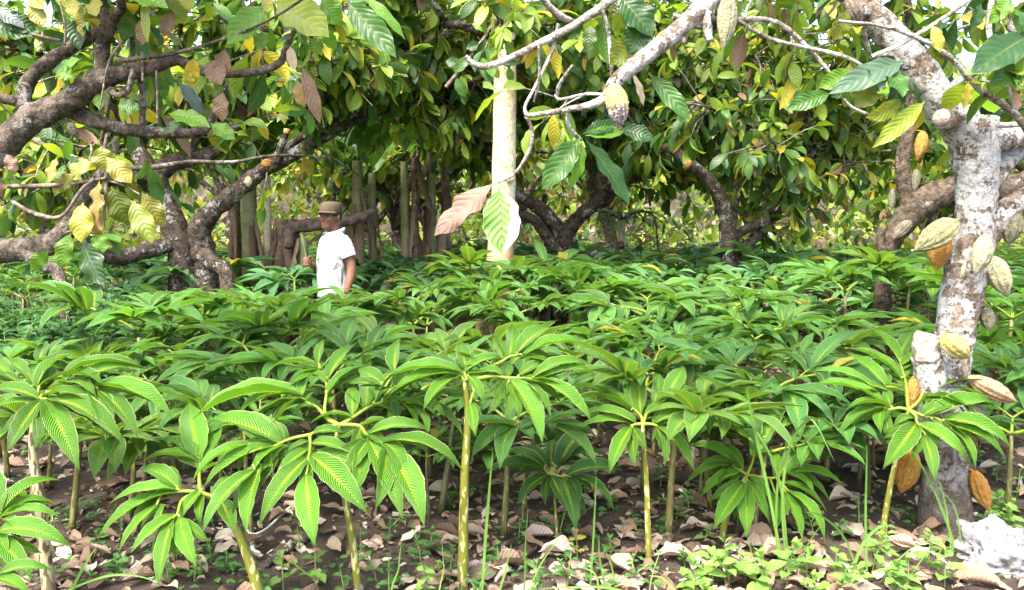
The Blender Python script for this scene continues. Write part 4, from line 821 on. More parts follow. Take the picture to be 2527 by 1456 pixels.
def front_yams():
    rng = np.random.default_rng(71)
    traced_yam('large bright yam plant left of centre with yellow veined leaflets fanning out and drooping', z3, [(1345, 2080, 19), (1318, 1950, 19), (1260, 1500, 16), (1185, 1100, 13), (1130, 850, 11), (1165, 640, 9)], 3.06, (1180, 640), [
        ([(1080, 660), (940, 715), (800, 745), (690, 790), (560, 870), (480, 960)], [(700, 790, 360, 575), (690, 785, 85, 620), (480, 800, 0, 1100), (640, 815, 90, 1140), (545, 960, 430, 1500, .5), (500, 1000, 80, 1510), (625, 850, 655, 1075)]),
        ([(1080, 660), (945, 715), (937, 800), (925, 890), (910, 1020)], [(940, 790, 1285, 885), (945, 715, 1220, 710), (930, 770, 740, 885), (930, 830, 655, 1090), (920, 900, 530, 1445), (905, 1040, 975, 1600, .35, .33), (940, 880, 1390, 1345, .6)]),
        ([(1260, 640), (1335, 655), (1395, 735), (1500, 785), (1570, 850)], [(1340, 650, 1600, 640), (1400, 715, 1890, 690), (1520, 780, 2160, 1030), (1560, 840, 1840, 1445, .5), (1395, 750, 1670, 1385, .4), (1390, 760, 1180, 1080), (1335, 655, 1240, 870)]),
        ([(1230, 610), (1290, 570), (1420, 490), (1600, 440), (1740, 432)], [(1280, 590, 930, 640, 1.3), (1420, 490, 1615, 590), (1620, 450, 1775, 700), (1745, 440, 2150, 740), (1740, 430, 2290, 490), (1560, 425, 2140, 222), (1270, 565, 1265, 330, .4), (1375, 500, 1395, 190, .4), (1430, 465, 1600, 285, .5), (1500, 430, 1960, 195)]),
        ([(1080, 590), (1050, 520), (1062, 420), (1065, 320), (1020, 210)], [(1065, 400, 1390, 200), (1060, 320, 870, 230), (1020, 220, 715, 232), (1000, 180, 605, 200), (1080, 270, 1300, 0, .5), (1000, 150, 1040, -40, .4)]),
        ([(1080, 600), (1000, 510), (920, 470), (868, 425)], [(1000, 510, 795, 570, 1.4), (870, 415, 0, 605), (880, 420, 340, 590), (870, 420, 895, 290, .4), (960, 490, 800, 560), (700, 440, 560, 380)])], rng)
    traced_yam('tall yam plant at the centre on a straight olive stem flecked with cream', q5, [(596, 1580, 25), (604, 1400, 25), (608, 1100, 22), (614, 880, 19), (628, 600, 16), (614, 430, 13)], 3.12, (610, 390), [
        ([(680, 415), (760, 405), (825, 412), (900, 415), (975, 425)], [(800, 400, 682, 392, 1.3), (828, 420, 720, 595), (832, 415, 996, 740, .6), (970, 428, 1238, 630), (975, 420, 1245, 378), (880, 402, 1015, 338), (830, 440, 875, 625), (950, 410, 1240, 345)]),
        ([(640, 420), (660, 480)], [(630, 400, 712, 550), (640, 540, 668, 700, .4), (612, 385, 820, 322, 1.2)]),
        ([(560, 390), (470, 430), (400, 470)], [(600, 385, 205, 425), (590, 395, 235, 505), (480, 430, 400, 300, .5)]),
        ([(700, 370), (790, 335), (830, 310), (880, 300)], [(800, 330, 755, 208, .4), (832, 310, 848, 150, .4), (870, 290, 1042, 158, .7), (900, 308, 1245, 268), (700, 360, 560, 300), (620, 375, 590, 235, .4)]),
        ([(430, 420), (320, 370), (275, 385)], [(270, 385, 290, 215, .4), (320, 350, 492, 268), (275, 385, 175, 530), (150, 560, 90, 370, .4), (60, 560, 40, 440, .4)])], rng)
    traced_yam('yam plant right of centre with a slim straight olive stem rising from dry leaves', q5, [(1522, 1420, 15), (1516, 1200, 14), (1506, 900, 12), (1492, 720, 10), (1490, 640, 9)], 3.35, (1490, 640), [
        ([(1460, 640), (1432, 648)], [(1430, 640, 1155, 672), (1432, 655, 1325, 885, .6), (1440, 660, 1512, 770), (1450, 632, 1180, 590)]),
        ([(1530, 640), (1565, 650)], [(1565, 655, 1745, 875, .7), (1555, 655, 1572, 770), (1570, 645, 1790, 655), (1545, 640, 1745, 600)]),
        ([(1480, 600), (1440, 560)], [(1440, 570, 1115, 452), (1440, 560, 1400, 438, .4), (1430, 575, 1110, 535), (1480, 590, 1470, 390, .4)]),
        ([(1510, 590), (1560, 550), (1600, 520)], [(1540, 560, 1572, 392, .4), (1600, 520, 1695, 358, .4), (1600, 525, 1765, 470), (1500, 600, 1640, 540)])], rng, tint=.95)
    traced_yam('small yam plant on a thin dark stem, one leaflet yellow and holed at its tip', q5, [(1074, 1350, 7), (1068, 1200, 7), (1060, 1050, 6), (1045, 880, 6)], 3.5, (1040, 880), [
        ([(1020, 880), (1005, 860)], [(1010, 875, 702, 892), (1002, 852, 775, 790), (1020, 890, 872, 1032), (1015, 840, 885, 750)]),
        ([(1060, 890), (1090, 898)], [(1040, 895, 1115, 1065, .6), (1095, 900, 1162, 1168, .5), (1140, 900, 1348, 1070), (1115, 892, 1395, 872)]),
        ([(1050, 860), (1075, 840)], [(1075, 850, 1225, 675), (1085, 838, 1325, 800), (1035, 830, 1045, 715, .4), (1060, 850, 1180, 720)])], rng, smat='stem_dark', wf=1.1, col=np.array((.05, .165, .025)))
    traced_yam('yam plant among tall grass blades with two upright leaflets and a low fan in front', q6, [(205, 1215, 16), (225, 1110, 15), (270, 1000, 13), (330, 890, 10)], 3.62, (340, 880), [
        ([(330, 890), (300, 870), (260, 848)], [(265, 845, 28, 935), (272, 835, 35, 750), (308, 860, 190, 740), (250, 850, 190, 970), (300, 880, 100, 1002)]),
        ([(325, 905), (325, 930)], [(312, 930, 163, 1165, .6), (325, 925, 330, 1195, .4), (338, 920, 442, 1125, .6), (345, 895, 432, 1015)]),
        ([(400, 900), (460, 905), (520, 880)], [(520, 872, 752, 800), (540, 880, 812, 958), (570, 885, 738, 1022), (500, 930, 722, 1072), (530, 990, 602, 1220, .5), (570, 1010, 712, 1222), (475, 1000, 468, 1172, .5), (480, 900, 585, 750, .6)]),
        ([(355, 830), (370, 770), (385, 720)], [(362, 760, 300, 440, .35, .27), (345, 710, 203, 512, .45), (420, 725, 523, 478, .4), (450, 695, 640, 620), (385, 720, 270, 590), (360, 810, 480, 790)])], rng, tint=1.1)
    traced_yam('broad crowned yam plant growing just left of the white lichen trunk', q6, [(985, 1260, 14), (1000, 1150, 14), (1022, 1010, 13), (1058, 830, 11), (1105, 640, 9), (1125, 570, 8)], 3.58, (1130, 570), [
        ([(1080, 560), (1010, 562), (960, 470)], [(1010, 545, 635, 452), (1000, 560, 775, 722), (1005, 570, 1042, 742, .6), (960, 470, 640, 385), (1030, 560, 900, 620), (1000, 480, 1000, 480.5) if False else (1035, 550, 1010, 470, .5)]),
        ([(1118, 520), (1110, 430), (1085, 340)], [(1085, 415, 800, 268), (1080, 335, 918, 163, .5), (1075, 315, 1150, 178, .4), (1100, 420, 1175, 328, .5), (1110, 475, 995, 450), (945, 440, 812, 285, .5)]),
        ([(1170, 530), (1200, 480), (1250, 400)], [(1250, 400, 1182, 232, .4), (1240, 420, 1368, 335, .6, .42), (1205, 490, 1545, 462), (1185, 520, 1365, 545), (1260, 470, 1545, 555), (1190, 500, 1290, 560)]),
        ([(1160, 600), (1165, 630), (1205, 690)], [(1160, 640, 998, 860, .6, .33), (1150, 610, 1048, 655, 1.2), (1170, 640, 1412, 825), (1200, 700, 1252, 922, .5), (1195, 650, 1330, 700)]),
        ([(1200, 600), (1260, 610), (1330, 650)], [(1225, 605, 1558, 540), (1190, 600, 1358, 540, 1.1), (1300, 620, 1625, 755), (1320, 650, 1605, 825), (1335, 665, 1422, 830), (1240, 620, 1272, 692)])], rng)
    traced_yam('yam plant at the left edge on a cream stem blotched with dark brown', q4, [(250, 1560, 31), (236, 1420, 29), (215, 1200, 27), (190, 980, 23), (160, 760, 18), (175, 560, 14)], 3.08, (195, 500), [
        ([(195, 510), (205, 520)], [(192, 515, -70, 480), (200, 525, 33, 785, .6), (225, 530, 392, 868, .6), (235, 520, 612, 745), (215, 500, 480, 560)]),
        ([(230, 490), (360, 452), (480, 460)], [(380, 445, 722, 372), (470, 450, 852, 615), (480, 470, 682, 715, .7), (400, 455, 482, 560), (310, 440, 502, 325), (230, 480, 375, 455)]),
        ([(190, 470), (200, 440)], [(195, 460, 205, 365, .4), (235, 440, 262, 352, .4), (330, 400, 720, 370), (180, 460, 360, 300)]),
        ([(160, 470), (80, 430)], [(60, 430, -40, 330), (170, 455, 90, 375), (140, 420, 20, 335), (90, 440, -60, 400)])], rng, smat='stem_pale', tint=.85)
    traced_yam('low yam plant in the bottom left corner, only its right leaflets in view', q4, [(-70, 1640, 20), (-66, 1500, 20), (-60, 1300, 16), (-40, 1150, 12)], 2.75, (-40, 1130), [
        ([(-30, 1110), (-5, 1095)], [(0, 1080, 302, 918), (0, 1100, 292, 1098), (-10, 1090, -120, 900)]),
        ([(-30, 1160), (-10, 1180)], [(-15, 1170, 348, 1242), (-15, 1200, 162, 1405, .6), (-20, 1190, -60, 1440, .5)]),
        ([(-40, 1250), (-20, 1390)], [(-5, 1380, 262, 1362), (-15, 1400, 150, 1480), (-60, 1260, -300, 1250)])], rng, tint=1.0)
    traced_yam('low yam plant with bright drooping fingers and a bent stem beside a white twig', q4, [(1290, 1560, 28), (1262, 1430, 26), (1215, 1280, 22), (1150, 1130, 18), (1060, 1020, 12), (985, 975, 10)], 3.0, (930, 970), [
        ([(930, 970), (880, 972), (800, 985)], [(880, 970, 540, 1030), (805, 985, 482, 1202, .7), (770, 1040, 582, 1272, .6), (880, 960, 678, 868), (880, 930, 810, 850, .6)]),
        ([(900, 1010), (870, 1090)], [(868, 1085, 640, 1278, .6), (850, 1110, 780, 1440, .4), (885, 1100, 966, 1342, .5), (1000, 960, 860, 1150)]),
        ([(980, 900), (985, 830)], [(975, 830, 928, 535, .3, .27), (980, 830, 685, 835), (985, 820, 750, 725), (990, 850, 1120, 700, .6)]),
        ([(1060, 1000), (1090, 1010)], [(1085, 1010, 1152, 1180, .5, .4), (1050, 990, 1160, 900)])], rng, tint=1.1)
front_yams()

def yam_mesh(rng, R, nu=10, nv=4, leafn=8, col=YM, droop=(.45, 1.15), elev=(2, 48)):
    """three frond meshes of a yam leaf with its crown at the origin"""
    out = []
    for i in range(3):
        m = MB(); a0 = i * 2.094 + rng.uniform(-.25, .25); e = math.radians(rng.uniform(12, 34))
        dv = lambda a, el: np.array([math.cos(a) * math.cos(el), math.sin(a) * math.cos(el), math.sin(el)])
        l1 = R * rng.uniform(.26, .36); p1 = dv(a0, e) * l1
        tube(m, [(0, 0, 0), p1 * .5 + [0, 0, .01], p1], [R * .018, R * .014, R * .012], 6, 3, uvc=(.1, .80), col=RACH)
        sp = []
        for sgn in (-1, 1):
            a1 = a0 + sgn * rng.uniform(.45, .7); l2 = R * rng.uniform(.2, .32); e1 = e * .6; p2 = p1 + dv(a1, e1) * l2
            tube(m, [p1, (p1 + p2) / 2 + [0, 0, .006], p2], [R * .012, R * .010, R * .008], 5, 3, uvc=(.1, .80), col=RACH)
            for fr, da, ll in ((1, -.1 * sgn, .62), (.95, .75 * sgn, .55), (.9, -.7 * sgn, .5), (.55, 1.15 * sgn, .42), (.45, -1.2 * sgn, .30), (1.0, .32 * sgn, .58), (.7, -.95 * sgn, .44), (.75, .95 * sgn, .46))[:leafn]:
                sp.append((p1 + (p2 - p1) * fr, a1 + da + rng.normal(0, .12), ll * rng.uniform(.85, 1.1)))
        sp.append((p1 * .8, a0 + 1.3, .28)); sp.append((p1 * .85, a0 - 1.3, .26))
        for b, a, ll in sp:
            el = math.radians(rng.uniform(*elev)); L = R * ll
            leaves(m, b, dv(a, el), [0, 0, 1] + rng.normal(size=3) * .12, L, L * rng.uniform(.26, .33), rng.uniform(*droop), (np.array((.34, .31, .04)) if rng.uniform() < .012 else col) * rng.normal(1, .14), keel=rng.uniform(.15, .32), wave=.06, nu=nu, nv=nv, prof='yam', rng=rng, wf=3, twist=rng.normal(0, .15))
        out.append(m)
    return out

def field():
    rng = np.random.default_rng(81); protos = []
    for k in range(7):
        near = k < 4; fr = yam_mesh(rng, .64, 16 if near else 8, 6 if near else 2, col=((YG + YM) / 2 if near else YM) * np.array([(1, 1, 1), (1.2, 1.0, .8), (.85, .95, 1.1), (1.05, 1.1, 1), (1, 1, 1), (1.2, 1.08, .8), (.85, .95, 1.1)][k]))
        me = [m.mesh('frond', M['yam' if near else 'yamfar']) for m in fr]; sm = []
        for hgt in (.45, .62, .80):
            s = MB(); l = rng.uniform(-.05, .05, 2)
            tube(s, [(l[0], l[1], -hgt), (l[0] * .3, l[1] * .3, -hgt * .5), (0, 0, 0)], [.021, .018, .011], 8, 3, .01, rng); sm.append((hgt, s.mesh('stem', M['stem' if k % 2 else 'stem_dark']), l))
        protos.append((me, sm))
    def place(x, y, hgt, rz, s, label, group, near, mat=None):
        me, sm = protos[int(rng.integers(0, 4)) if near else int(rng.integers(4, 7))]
        h0, stm, l = min(sm, key=lambda a: abs(a[0] - hgt)); ks = hgt / h0
        t = thing('yam_plant', label, 'yam plant', (x, y, float(gz(x, y))), rz, group); t.rotation_euler = (rng.normal(0, .06), rng.normal(0, .06), rz)
        o = bpy.data.objects.new('stem', stm); C.objects.link(o); o.parent = t; o.location = (0, 0, hgt); o.scale = (s, s, ks)
        for m in me:
            o = bpy.data.objects.new('frond', m); C.objects.link(o); o.parent = t; o.location = (0, 0, hgt - .004); o.scale = (s, s, s * rng.uniform(.85, 1.15))
    taken = []
    # second row, set from where the crowns stand
    second = [((180, 1075), 3.75, .85, 'yam plant behind the blotched cream stem, shaded and low'), ((330, 1095), 3.95, .75, 'yam plant in the gap between the left edge plant and the bright fan'), ((425, 965), 4.5, .8, 'yam plant with upright pale leaflets left of the big bright one'),
              ((640, 890), 4.7, .95, 'yam plant behind the left half of the big bright one'), ((830, 940), 4.2, .9, 'yam plant close behind the big bright one'), ((1090, 1010), 4.0, .85, 'yam plant half hidden behind the straight centre stem'),
              ((1330, 1000), 4.3, .9, 'yam plant between the centre stem and the slim olive stem'), ((1590, 960), 4.3, .85, 'yam plant straight behind the slim olive stem'), ((1745, 1060), 4.1, .7, 'yam plant low behind the grass blades'),
              ((1880, 960), 4.35, .9, 'yam plant behind the upright leaflets by the grass'), ((2060, 985), 4.6, .85, 'yam plant in the gap left of the broad crowned one'), ((2500, 1065), 3.9, .75, 'yam plant at the right edge by the lichen trunk'),
              ((1230, 930), 4.9, .9, 'yam plant behind the centre plant'), ((980, 900), 5.0, .95, 'yam plant behind and left of the centre plant'), ((2440, 880), 5.2, .9, 'yam plant right of the lichen trunk beside the bare soil'), ((60, 1060), 3.9, .7, 'yam plant at the far left behind the edge plant')]
    for (px, py), d, s, lab in second:
        p = P(px, py, d); place(p[0], p[1], max(.3, p[2] - float(gz(p[0], p[1]))), rng.uniform(0, 6.28), s, lab, 'yam plants of the second row', True); taken.append((p[0], p[1]))
    man = P(820, 600, 7.0)[:2]
    zones = [(0, 'shaded yam plant low in the middle of the field'), (1, 'yam plant in the back rows of the field below the trees')]
    for x, y, h in ((-1.36, 6.3, .74), (-1.56, 6.15, .70)):
        place(x, y, h, rng.uniform(0, 6.28), .9, 'yam plant right in front of the man in the white shirt', 'yam plants around the man', True); taken.append((x, y))
    for x, y, h in ((-.30, 7.75, .92), (.05, 7.6, .86), (-.12, 7.1, .82), (.35, 7.9, .9), (3.35, 6.9, .95), (3.75, 7.1, .98), (2.95, 7.0, .9)):
        place(x, y, h, rng.uniform(0, 6.28), 1.05, 'taller yam plant around the foot of a tree in mid field', 'yam plants at the feet of the trees', True); taken.append((x, y))
    for y0, st in ((3.75, .62), (4.1, .58), (4.5, .52), (4.95, .52)):
        w = y0 * .66; n = int(2 * w / st)
        for i in range(n + 1):
            x = -w + i * st + rng.uniform(-.12, .12); y = y0 + rng.uniform(-.16, .16)
            if any(math.hypot(x - a, y - b) < .33 for a, b in taken) or math.hypot(x - 1.98, y - 3.75) < .42: continue
            place(x, y, rng.uniform(.36, .62), rng.uniform(0, 6.28), rng.uniform(.62, .92), 'yam plant filling the gaps close behind the front plants', 'yam plants just behind the front rows', True); taken.append((x, y))
    for i in range(30):
        y = rng.uniform(3.8, 5.8); x = rng.uniform(-.62, .62) * y
        if math.hypot(x - 1.98, y - 3.75) < .45 or abs(x / y - .17) < .03: continue
        place(x, y, rng.uniform(.20, .34), rng.uniform(0, 6.28), rng.uniform(.45, .65), 'young short yam plant under the crowns of its taller neighbours', 'young yam plants', True)
    d = 5.5; row = 0
    while d < 14.5:
        st = .60 + (d - 5) * .022; w = d * .645 + .25; n = int(2 * w / st)
        for i in range(n + 1):
            x = -w + i * st + (row % 2) * st * .5 + rng.uniform(-.16, .16); y = d + rng.uniform(-.2, .2)
            if math.hypot(x - man[0], y - man[1]) < .42 or math.hypot(x - P(1228, 600, 8.4)[0], y - 8.4) < .5: continue
            if x < -.52 * y + .25 and 5.0 < y < 7.6: continue                       # the leafy weeds on the left
            if any(math.hypot(x - a, y - b) < .4 for a, b in taken): continue
            if rng.uniform() < .07: continue
            hgt = rng.uniform(.42 if d < 8 else .55, .84) + min(.13, (d - 5) * .02)
            if 5.2 < y < 7.0 and abs(x / y - man[0] / 7) * 6.5 < .45: hgt = min(hgt, .76)
            z = 0 if y < 8.6 else 1
            near_man = math.hypot(x - man[0], y - man[1]) < 1.0
            lab = 'yam plant beside the man in the white shirt' if near_man else zones[z][1]
            grp = 'yam plants around the man' if near_man else ('yam plants in mid field' if z == 0 else 'yam plants in the back rows')
            place(x, y, hgt, rng.uniform(0, 6.28), rng.uniform(.75, 1.15), lab, grp, y < 7.5)
        d += .56 + (d - 5) * .024; row += 1
field()

# ------------------------------------------------------------------ weeds, grass, litter, rocks
def weed(rng, x, y, h, nodes, ll, col, label, group, name='weed', cat='weed', branch=0):
    base = np.array([x, y, float(gz(x, y))]); t = thing(name, label, cat, base, group=group)
    sm = MB(); lm = MB()
    def shoot(p0, dirv, hh, nn, l0):
        lean = rng.normal(0, .12, 2); p = [p0, p0 + dirv * hh * .5 + [lean[0] * hh * .3, lean[1] * hh * .3, 0], p0 + dirv * hh + [lean[0] * hh, lean[1] * hh, 0]]
        c, r = tube(sm, p, [.0035 + .004 * h, .003, .0018], 5, 4, cap=False)
        a0 = rng.uniform(0, 6.28)
        for k in range(nn):
            f = .25 + .75 * (k + .5) / nn if nn > 1 else 1; q = c[min(int(f * (len(c) - 1)), len(c) - 1)]; a = a0 + k * 1.57
            aa = np.array([a, a + 3.14]) + rng.normal(0, .2, 2); sz = l0 * (1.05 - .5 * (f - .4) ** 2 * 2) * rng.uniform(.75, 1.1, 2)
            el = rng.uniform(.05, .6, 2)
            leaves(lm, np.repeat(q[None], 2, 0), np.stack([np.cos(aa) * np.cos(el), np.sin(aa) * np.cos(el), np.sin(el)], 1), np.array([0, -.15, 1]) + rng.normal(size=(2, 3)) * .15, sz, sz * rng.uniform(.5, .62), rng.uniform(.3, .9, 2),
                   np.array(col) * rng.normal(1, .12), keel=.15, wave=.08, nu=8, nv=4, prof='ovate', rng=rng)
        q = c[-1]; aa = rng.uniform(0, 6.28, 3); sz = l0 * .45
        leaves(lm, np.repeat(q[None], 3, 0), np.stack([np.cos(aa) * .6, np.sin(aa) * .6, np.ones(3)], 1), np.stack([-np.cos(aa), -np.sin(aa), .5 + 0 * aa], 1), sz, sz * .55, .5, np.array(col) * 1.15, nu=6, nv=2, prof='ovate', rng=rng)
        return c
    c = shoot(base - [0, 0, .01], np.array([0, 0, 1.]), h, nodes, ll)
    for b in range(branch):
        a = rng.uniform(0, 6.28); shoot(c[int(rng.uniform(.2, .7) * (len(c) - 1))], nrm(np.array([math.cos(a) * .8, math.sin(a) * .8, .8])), h * rng.uniform(.4, .65), max(2, nodes - 1), ll * .85)
    sm.build('stem', M['weedstem'], t, base); lm.build('foliage', M['weed'], t, base)
M['weedstem'] = plain('weed_stem', (.10, .16, .04), (.20, .24, .08), 30, .6)
def weeds():
    rng = np.random.default_rng(91); LG = (.16, .30, .055); MG = (.075, .19, .04); DG = (.045, .13, .035)
    front = [(1760, 1450), (1800, 1475), (1850, 1440), (1890, 1490), (1720, 1500), (1940, 1460), (2060, 1440), (2100, 1480), (2150, 1430), (2200, 1470), (2240, 1500), (2290, 1440), (2020, 1500), (2330, 1470), (2180, 1400), (2490, 1300), (2470, 1270), (1985, 1440)]
    for i, (px, py) in enumerate(front):
        d = 2875 / (py + 20 - 560); p = P(px, py, d); weed(rng, p[0], d, rng.uniform(.10, .20), 3, rng.uniform(.07, .10), LG, 'light green broad leaved seedling in the bright patch near the white rock', 'bright seedlings near the rock', 'seedling', 'seedling', int(rng.integers(0, 3)))
    mid = [(930, 1440), (1040, 1400), (1060, 1370), (1280, 1330), (1290, 1300), (700, 1460), (780, 1460), (1180, 1480), (500, 1300), (520, 1390), (600, 1240), (740, 1290), (960, 1480), (1640, 1300), (1670, 1270), (1700, 1240), (1430, 1280), (1510, 1370), (1560, 1300), (130, 1350), (290, 1430), (300, 1310), (420, 1460), (650, 1480), (850, 1480), (1880, 1260),
           (1980, 1250), (1740, 1330), (2080, 1330), (2120, 1300), (2370, 1180), (2390, 1230), (2430, 1290), (2330, 1290), (2460, 1180), (2510, 1220), (1250, 1180), (1340, 1210), (1110, 1240), (1450, 1150), (1630, 1190), (560, 1200), (1330, 1480), (1500, 1480), (1600, 1470), (1050, 1490), (1400, 1440), (2420, 1120), (960, 1330), (1000, 1290), (890, 1380), (1230, 1400), (1300, 1400), (1560, 1440), (1690, 1400), (1820, 1300), (1900, 1330), (1960, 1300), (2010, 1330), (1380, 1330), (1460, 1420), (250, 1380), (220, 1460), (480, 1450), (560, 1420), (740, 1360), (1110, 1440)]
    for px, py in mid:
        d = 2875 / (py + 25 - 560); p = P(px, py, d); weed(rng, p[0], d, rng.uniform(.07, .19), int(rng.integers(2, 4)), rng.uniform(.045, .075), MG if rng.uniform() < .7 else LG, 'small green seedling sprouting between dry leaves on the soil', 'seedlings between the dry leaves', 'seedling', 'seedling', int(rng.integers(0, 2)))
    p = P(1425, 1370, 3.45); weed(rng, p[0], 3.45, .12, 2, .06, (.50, .44, .06), 'small yellow leaved seedling near the thin dark stem', None, 'seedling', 'seedling')
    # leafy weeds on the left
    n = 0
    while n < 34:
        y = rng.uniform(5.3, 8.0); x = rng.uniform(-.66 * y, -.50 * y + .1)
        weed(rng, x, y, rng.uniform(.55, 1.05), 8, rng.uniform(.11, .16), DG, 'bushy dark green weed in the leafy patch left of the yams', 'bushy weeds on the left', 'weed', 'weed', 4); n += 1
    # uncountable small sprouts
    m = MB(); n = 1500; y = 2.7 + rng.uniform(0, 1, n) ** 1.3 * 7; x = rng.uniform(-1, 1, n) * (y * .68 + .2)
    keep = (np.sin(x * 2.3 + 1) + np.sin(y * 2.9 + x) + rng.normal(0, .8, n)) > .2; x = x[keep]; y = y[keep]; n = len(x)
    z = gz(x, y)
    for k in range(5):
        a = rng.uniform(0, 6.28, n); L = rng.uniform(.02, .05, n)
        leaves(m, np.stack([x + rng.normal(0, .025, n), y + rng.normal(0, .025, n), z + rng.uniform(.004, .05, n)], 1), np.stack([np.cos(a), np.sin(a), .25 + 0 * a], 1), np.array([0, 0, 1]) + rng.normal(size=(n, 3)) * .2, L, L * .65, .5,
               np.array(MG) * rng.normal(1.15, .2, (n, 1)), nu=4, nv=2, prof='ovate')
    tag(m.build('ground_cover', M['weed']), 'tiny green sprouts scattered over the soil between the stems', 'ground cover', kind='stuff')
weeds()

def grass():
    rng = np.random.default_rng(95)
    def clump(label, d, blades, col=(.11, .23, .04)):
        x0, y0 = blades[0][0][:2]; b = P(x0, y0, d); base = np.array([b[0], d, float(gz(b[0], d))])
        t = thing('grass_clump', label, 'grass', base, group='grass clumps in front')
        for bl in blades:
            m = MB(); pts = np.array([P(x, y, d + (a[0] if a else 0)) for x, y, *a in bl[:-1]]); w = .62 * bl[-1] * d / F
            if pts[0][2] > base[2] + .02: pts = np.vstack([[base[0] + (pts[0][0] - base[0]) * .6, d, base[2] - .01], pts])
            c, _ = catmull(pts, np.ones(len(pts)), 7); tt = nrm(np.gradient(c, axis=0)); s = nrm(np.cross(tt, nrm(np.array([rng.normal(0, .3), -1, .35]))))
            f = np.linspace(0, 1, len(c)); ww = w / 2 * np.interp(f, [0, .15, .6, .9, 1], [.5, .9, 1, .45, .03]); nn = np.cross(s, tt)
            v = np.stack([c - s * ww[:, None], c - nn * ww[:, None] * .35, c + s * ww[:, None]], 1).reshape(-1, 3); i = np.arange(len(c) - 1)[:, None] * 3; j = np.arange(2)[None]
            uv = np.stack([np.repeat(f, 3), np.tile([0, .5, 1], len(f))], 1)
            m.add(v, np.stack([i + j, i + j + 1, i + 4 + j, i + 3 + j], -1).reshape(-1, 4), uv, np.array(col) * rng.normal(1, .12)); m.build('blade', M['grass'], t, base)
    clump('tall upright grass blades just right of the centre stem', 3.0, [[(1188, 1480), (1200, 1300), (1216, 1108), 13], [(1290, 1470), (1296, 1350), (1303, 1255), 8], [(1300, 1480), (1330, 1400), (1385, 1320), 6]])
    clump('single grass blade standing by the thin dark stem', 3.1, [[(1455, 1470), (1464, 1330), (1472, 1168), 9], [(1500, 1480), (1480, 1380), (1478, 1320), 9], [(1520, 1475), (1510, 1400), (1490, 1350), 7]])
    clump('tall arching grass tuft rising through the yam leaflets', 3.2, [[(1940, 1445), (1900, 1230), (1860, 1050), (1842, 955), 14], [(1945, 1440), (1930, 1240), (1950, 1100), (1990, 1040, -.05), (2015, 1050, -.1), (2060, 1140, -.12), 12], [(1950, 1445), (1925, 1200), (1870, 1070), (1800, 1020, .1), 10], [(1930, 1440), (1915, 1300), (1925, 1150), (1960, 1060), 11], [(1955, 1440), (1990, 1350), (2030, 1290), 6]])
    clump('grass tuft with one straight upright blade left of the broad crowned yam', 3.15, [[(2140, 1440), (2136, 1280), (2140, 1098), 11], [(2130, 1450), (2085, 1330), (2030, 1275, -.05), (1985, 1262, -.08), 9], [(2092, 1480), (2120, 1360), (2170, 1300), (2215, 1302), 13], [(2160, 1450), (2240, 1360), (2330, 1320), 6]])
    clump('thin grass blades arching in front of the lichen trunk', 3.4, [[(2350, 1330), (2310, 1220), (2275, 1150), (2240, 1100), 10], [(2345, 1330), (2330, 1230), (2308, 1170), 7], [(2370, 1330), (2355, 1250), (2310, 1200), 6], [(2290, 1440), (2320, 1360), (2345, 1310), 7]])
    clump('grass blades lying out low in the bottom left', 2.8, [[(165, 1490), (200, 1410), (240, 1345), 15], [(130, 1480), (250, 1425), (330, 1420), (395, 1438), 9], [(120, 1490), (220, 1460), (300, 1462), 8]])
    clump('short grass blades at the bottom edge right of the centre', 2.95, [[(1590, 1490), (1500, 1450), (1330, 1452), 12], [(1240, 1490), (1250, 1400), (1262, 1340), 8], [(1100, 1490), (1095, 1400), (1090, 1330), 6], [(985, 1480), (984, 1400), (990, 1340), 7]], (.2, .36, .06))
    clump('fine grass blades leaning by the bright seedlings', 3.0, [[(1480, 1480), (1470, 1420), (1440, 1400), 10], [(1900, 1480), (1860, 1380), (1840, 1310), 6], [(1690, 1490), (1640, 1430), (1600, 1420), 8], [(2180, 1480), (2260, 1400), (2300, 1340), 6]], (.2, .34, .07))
grass()

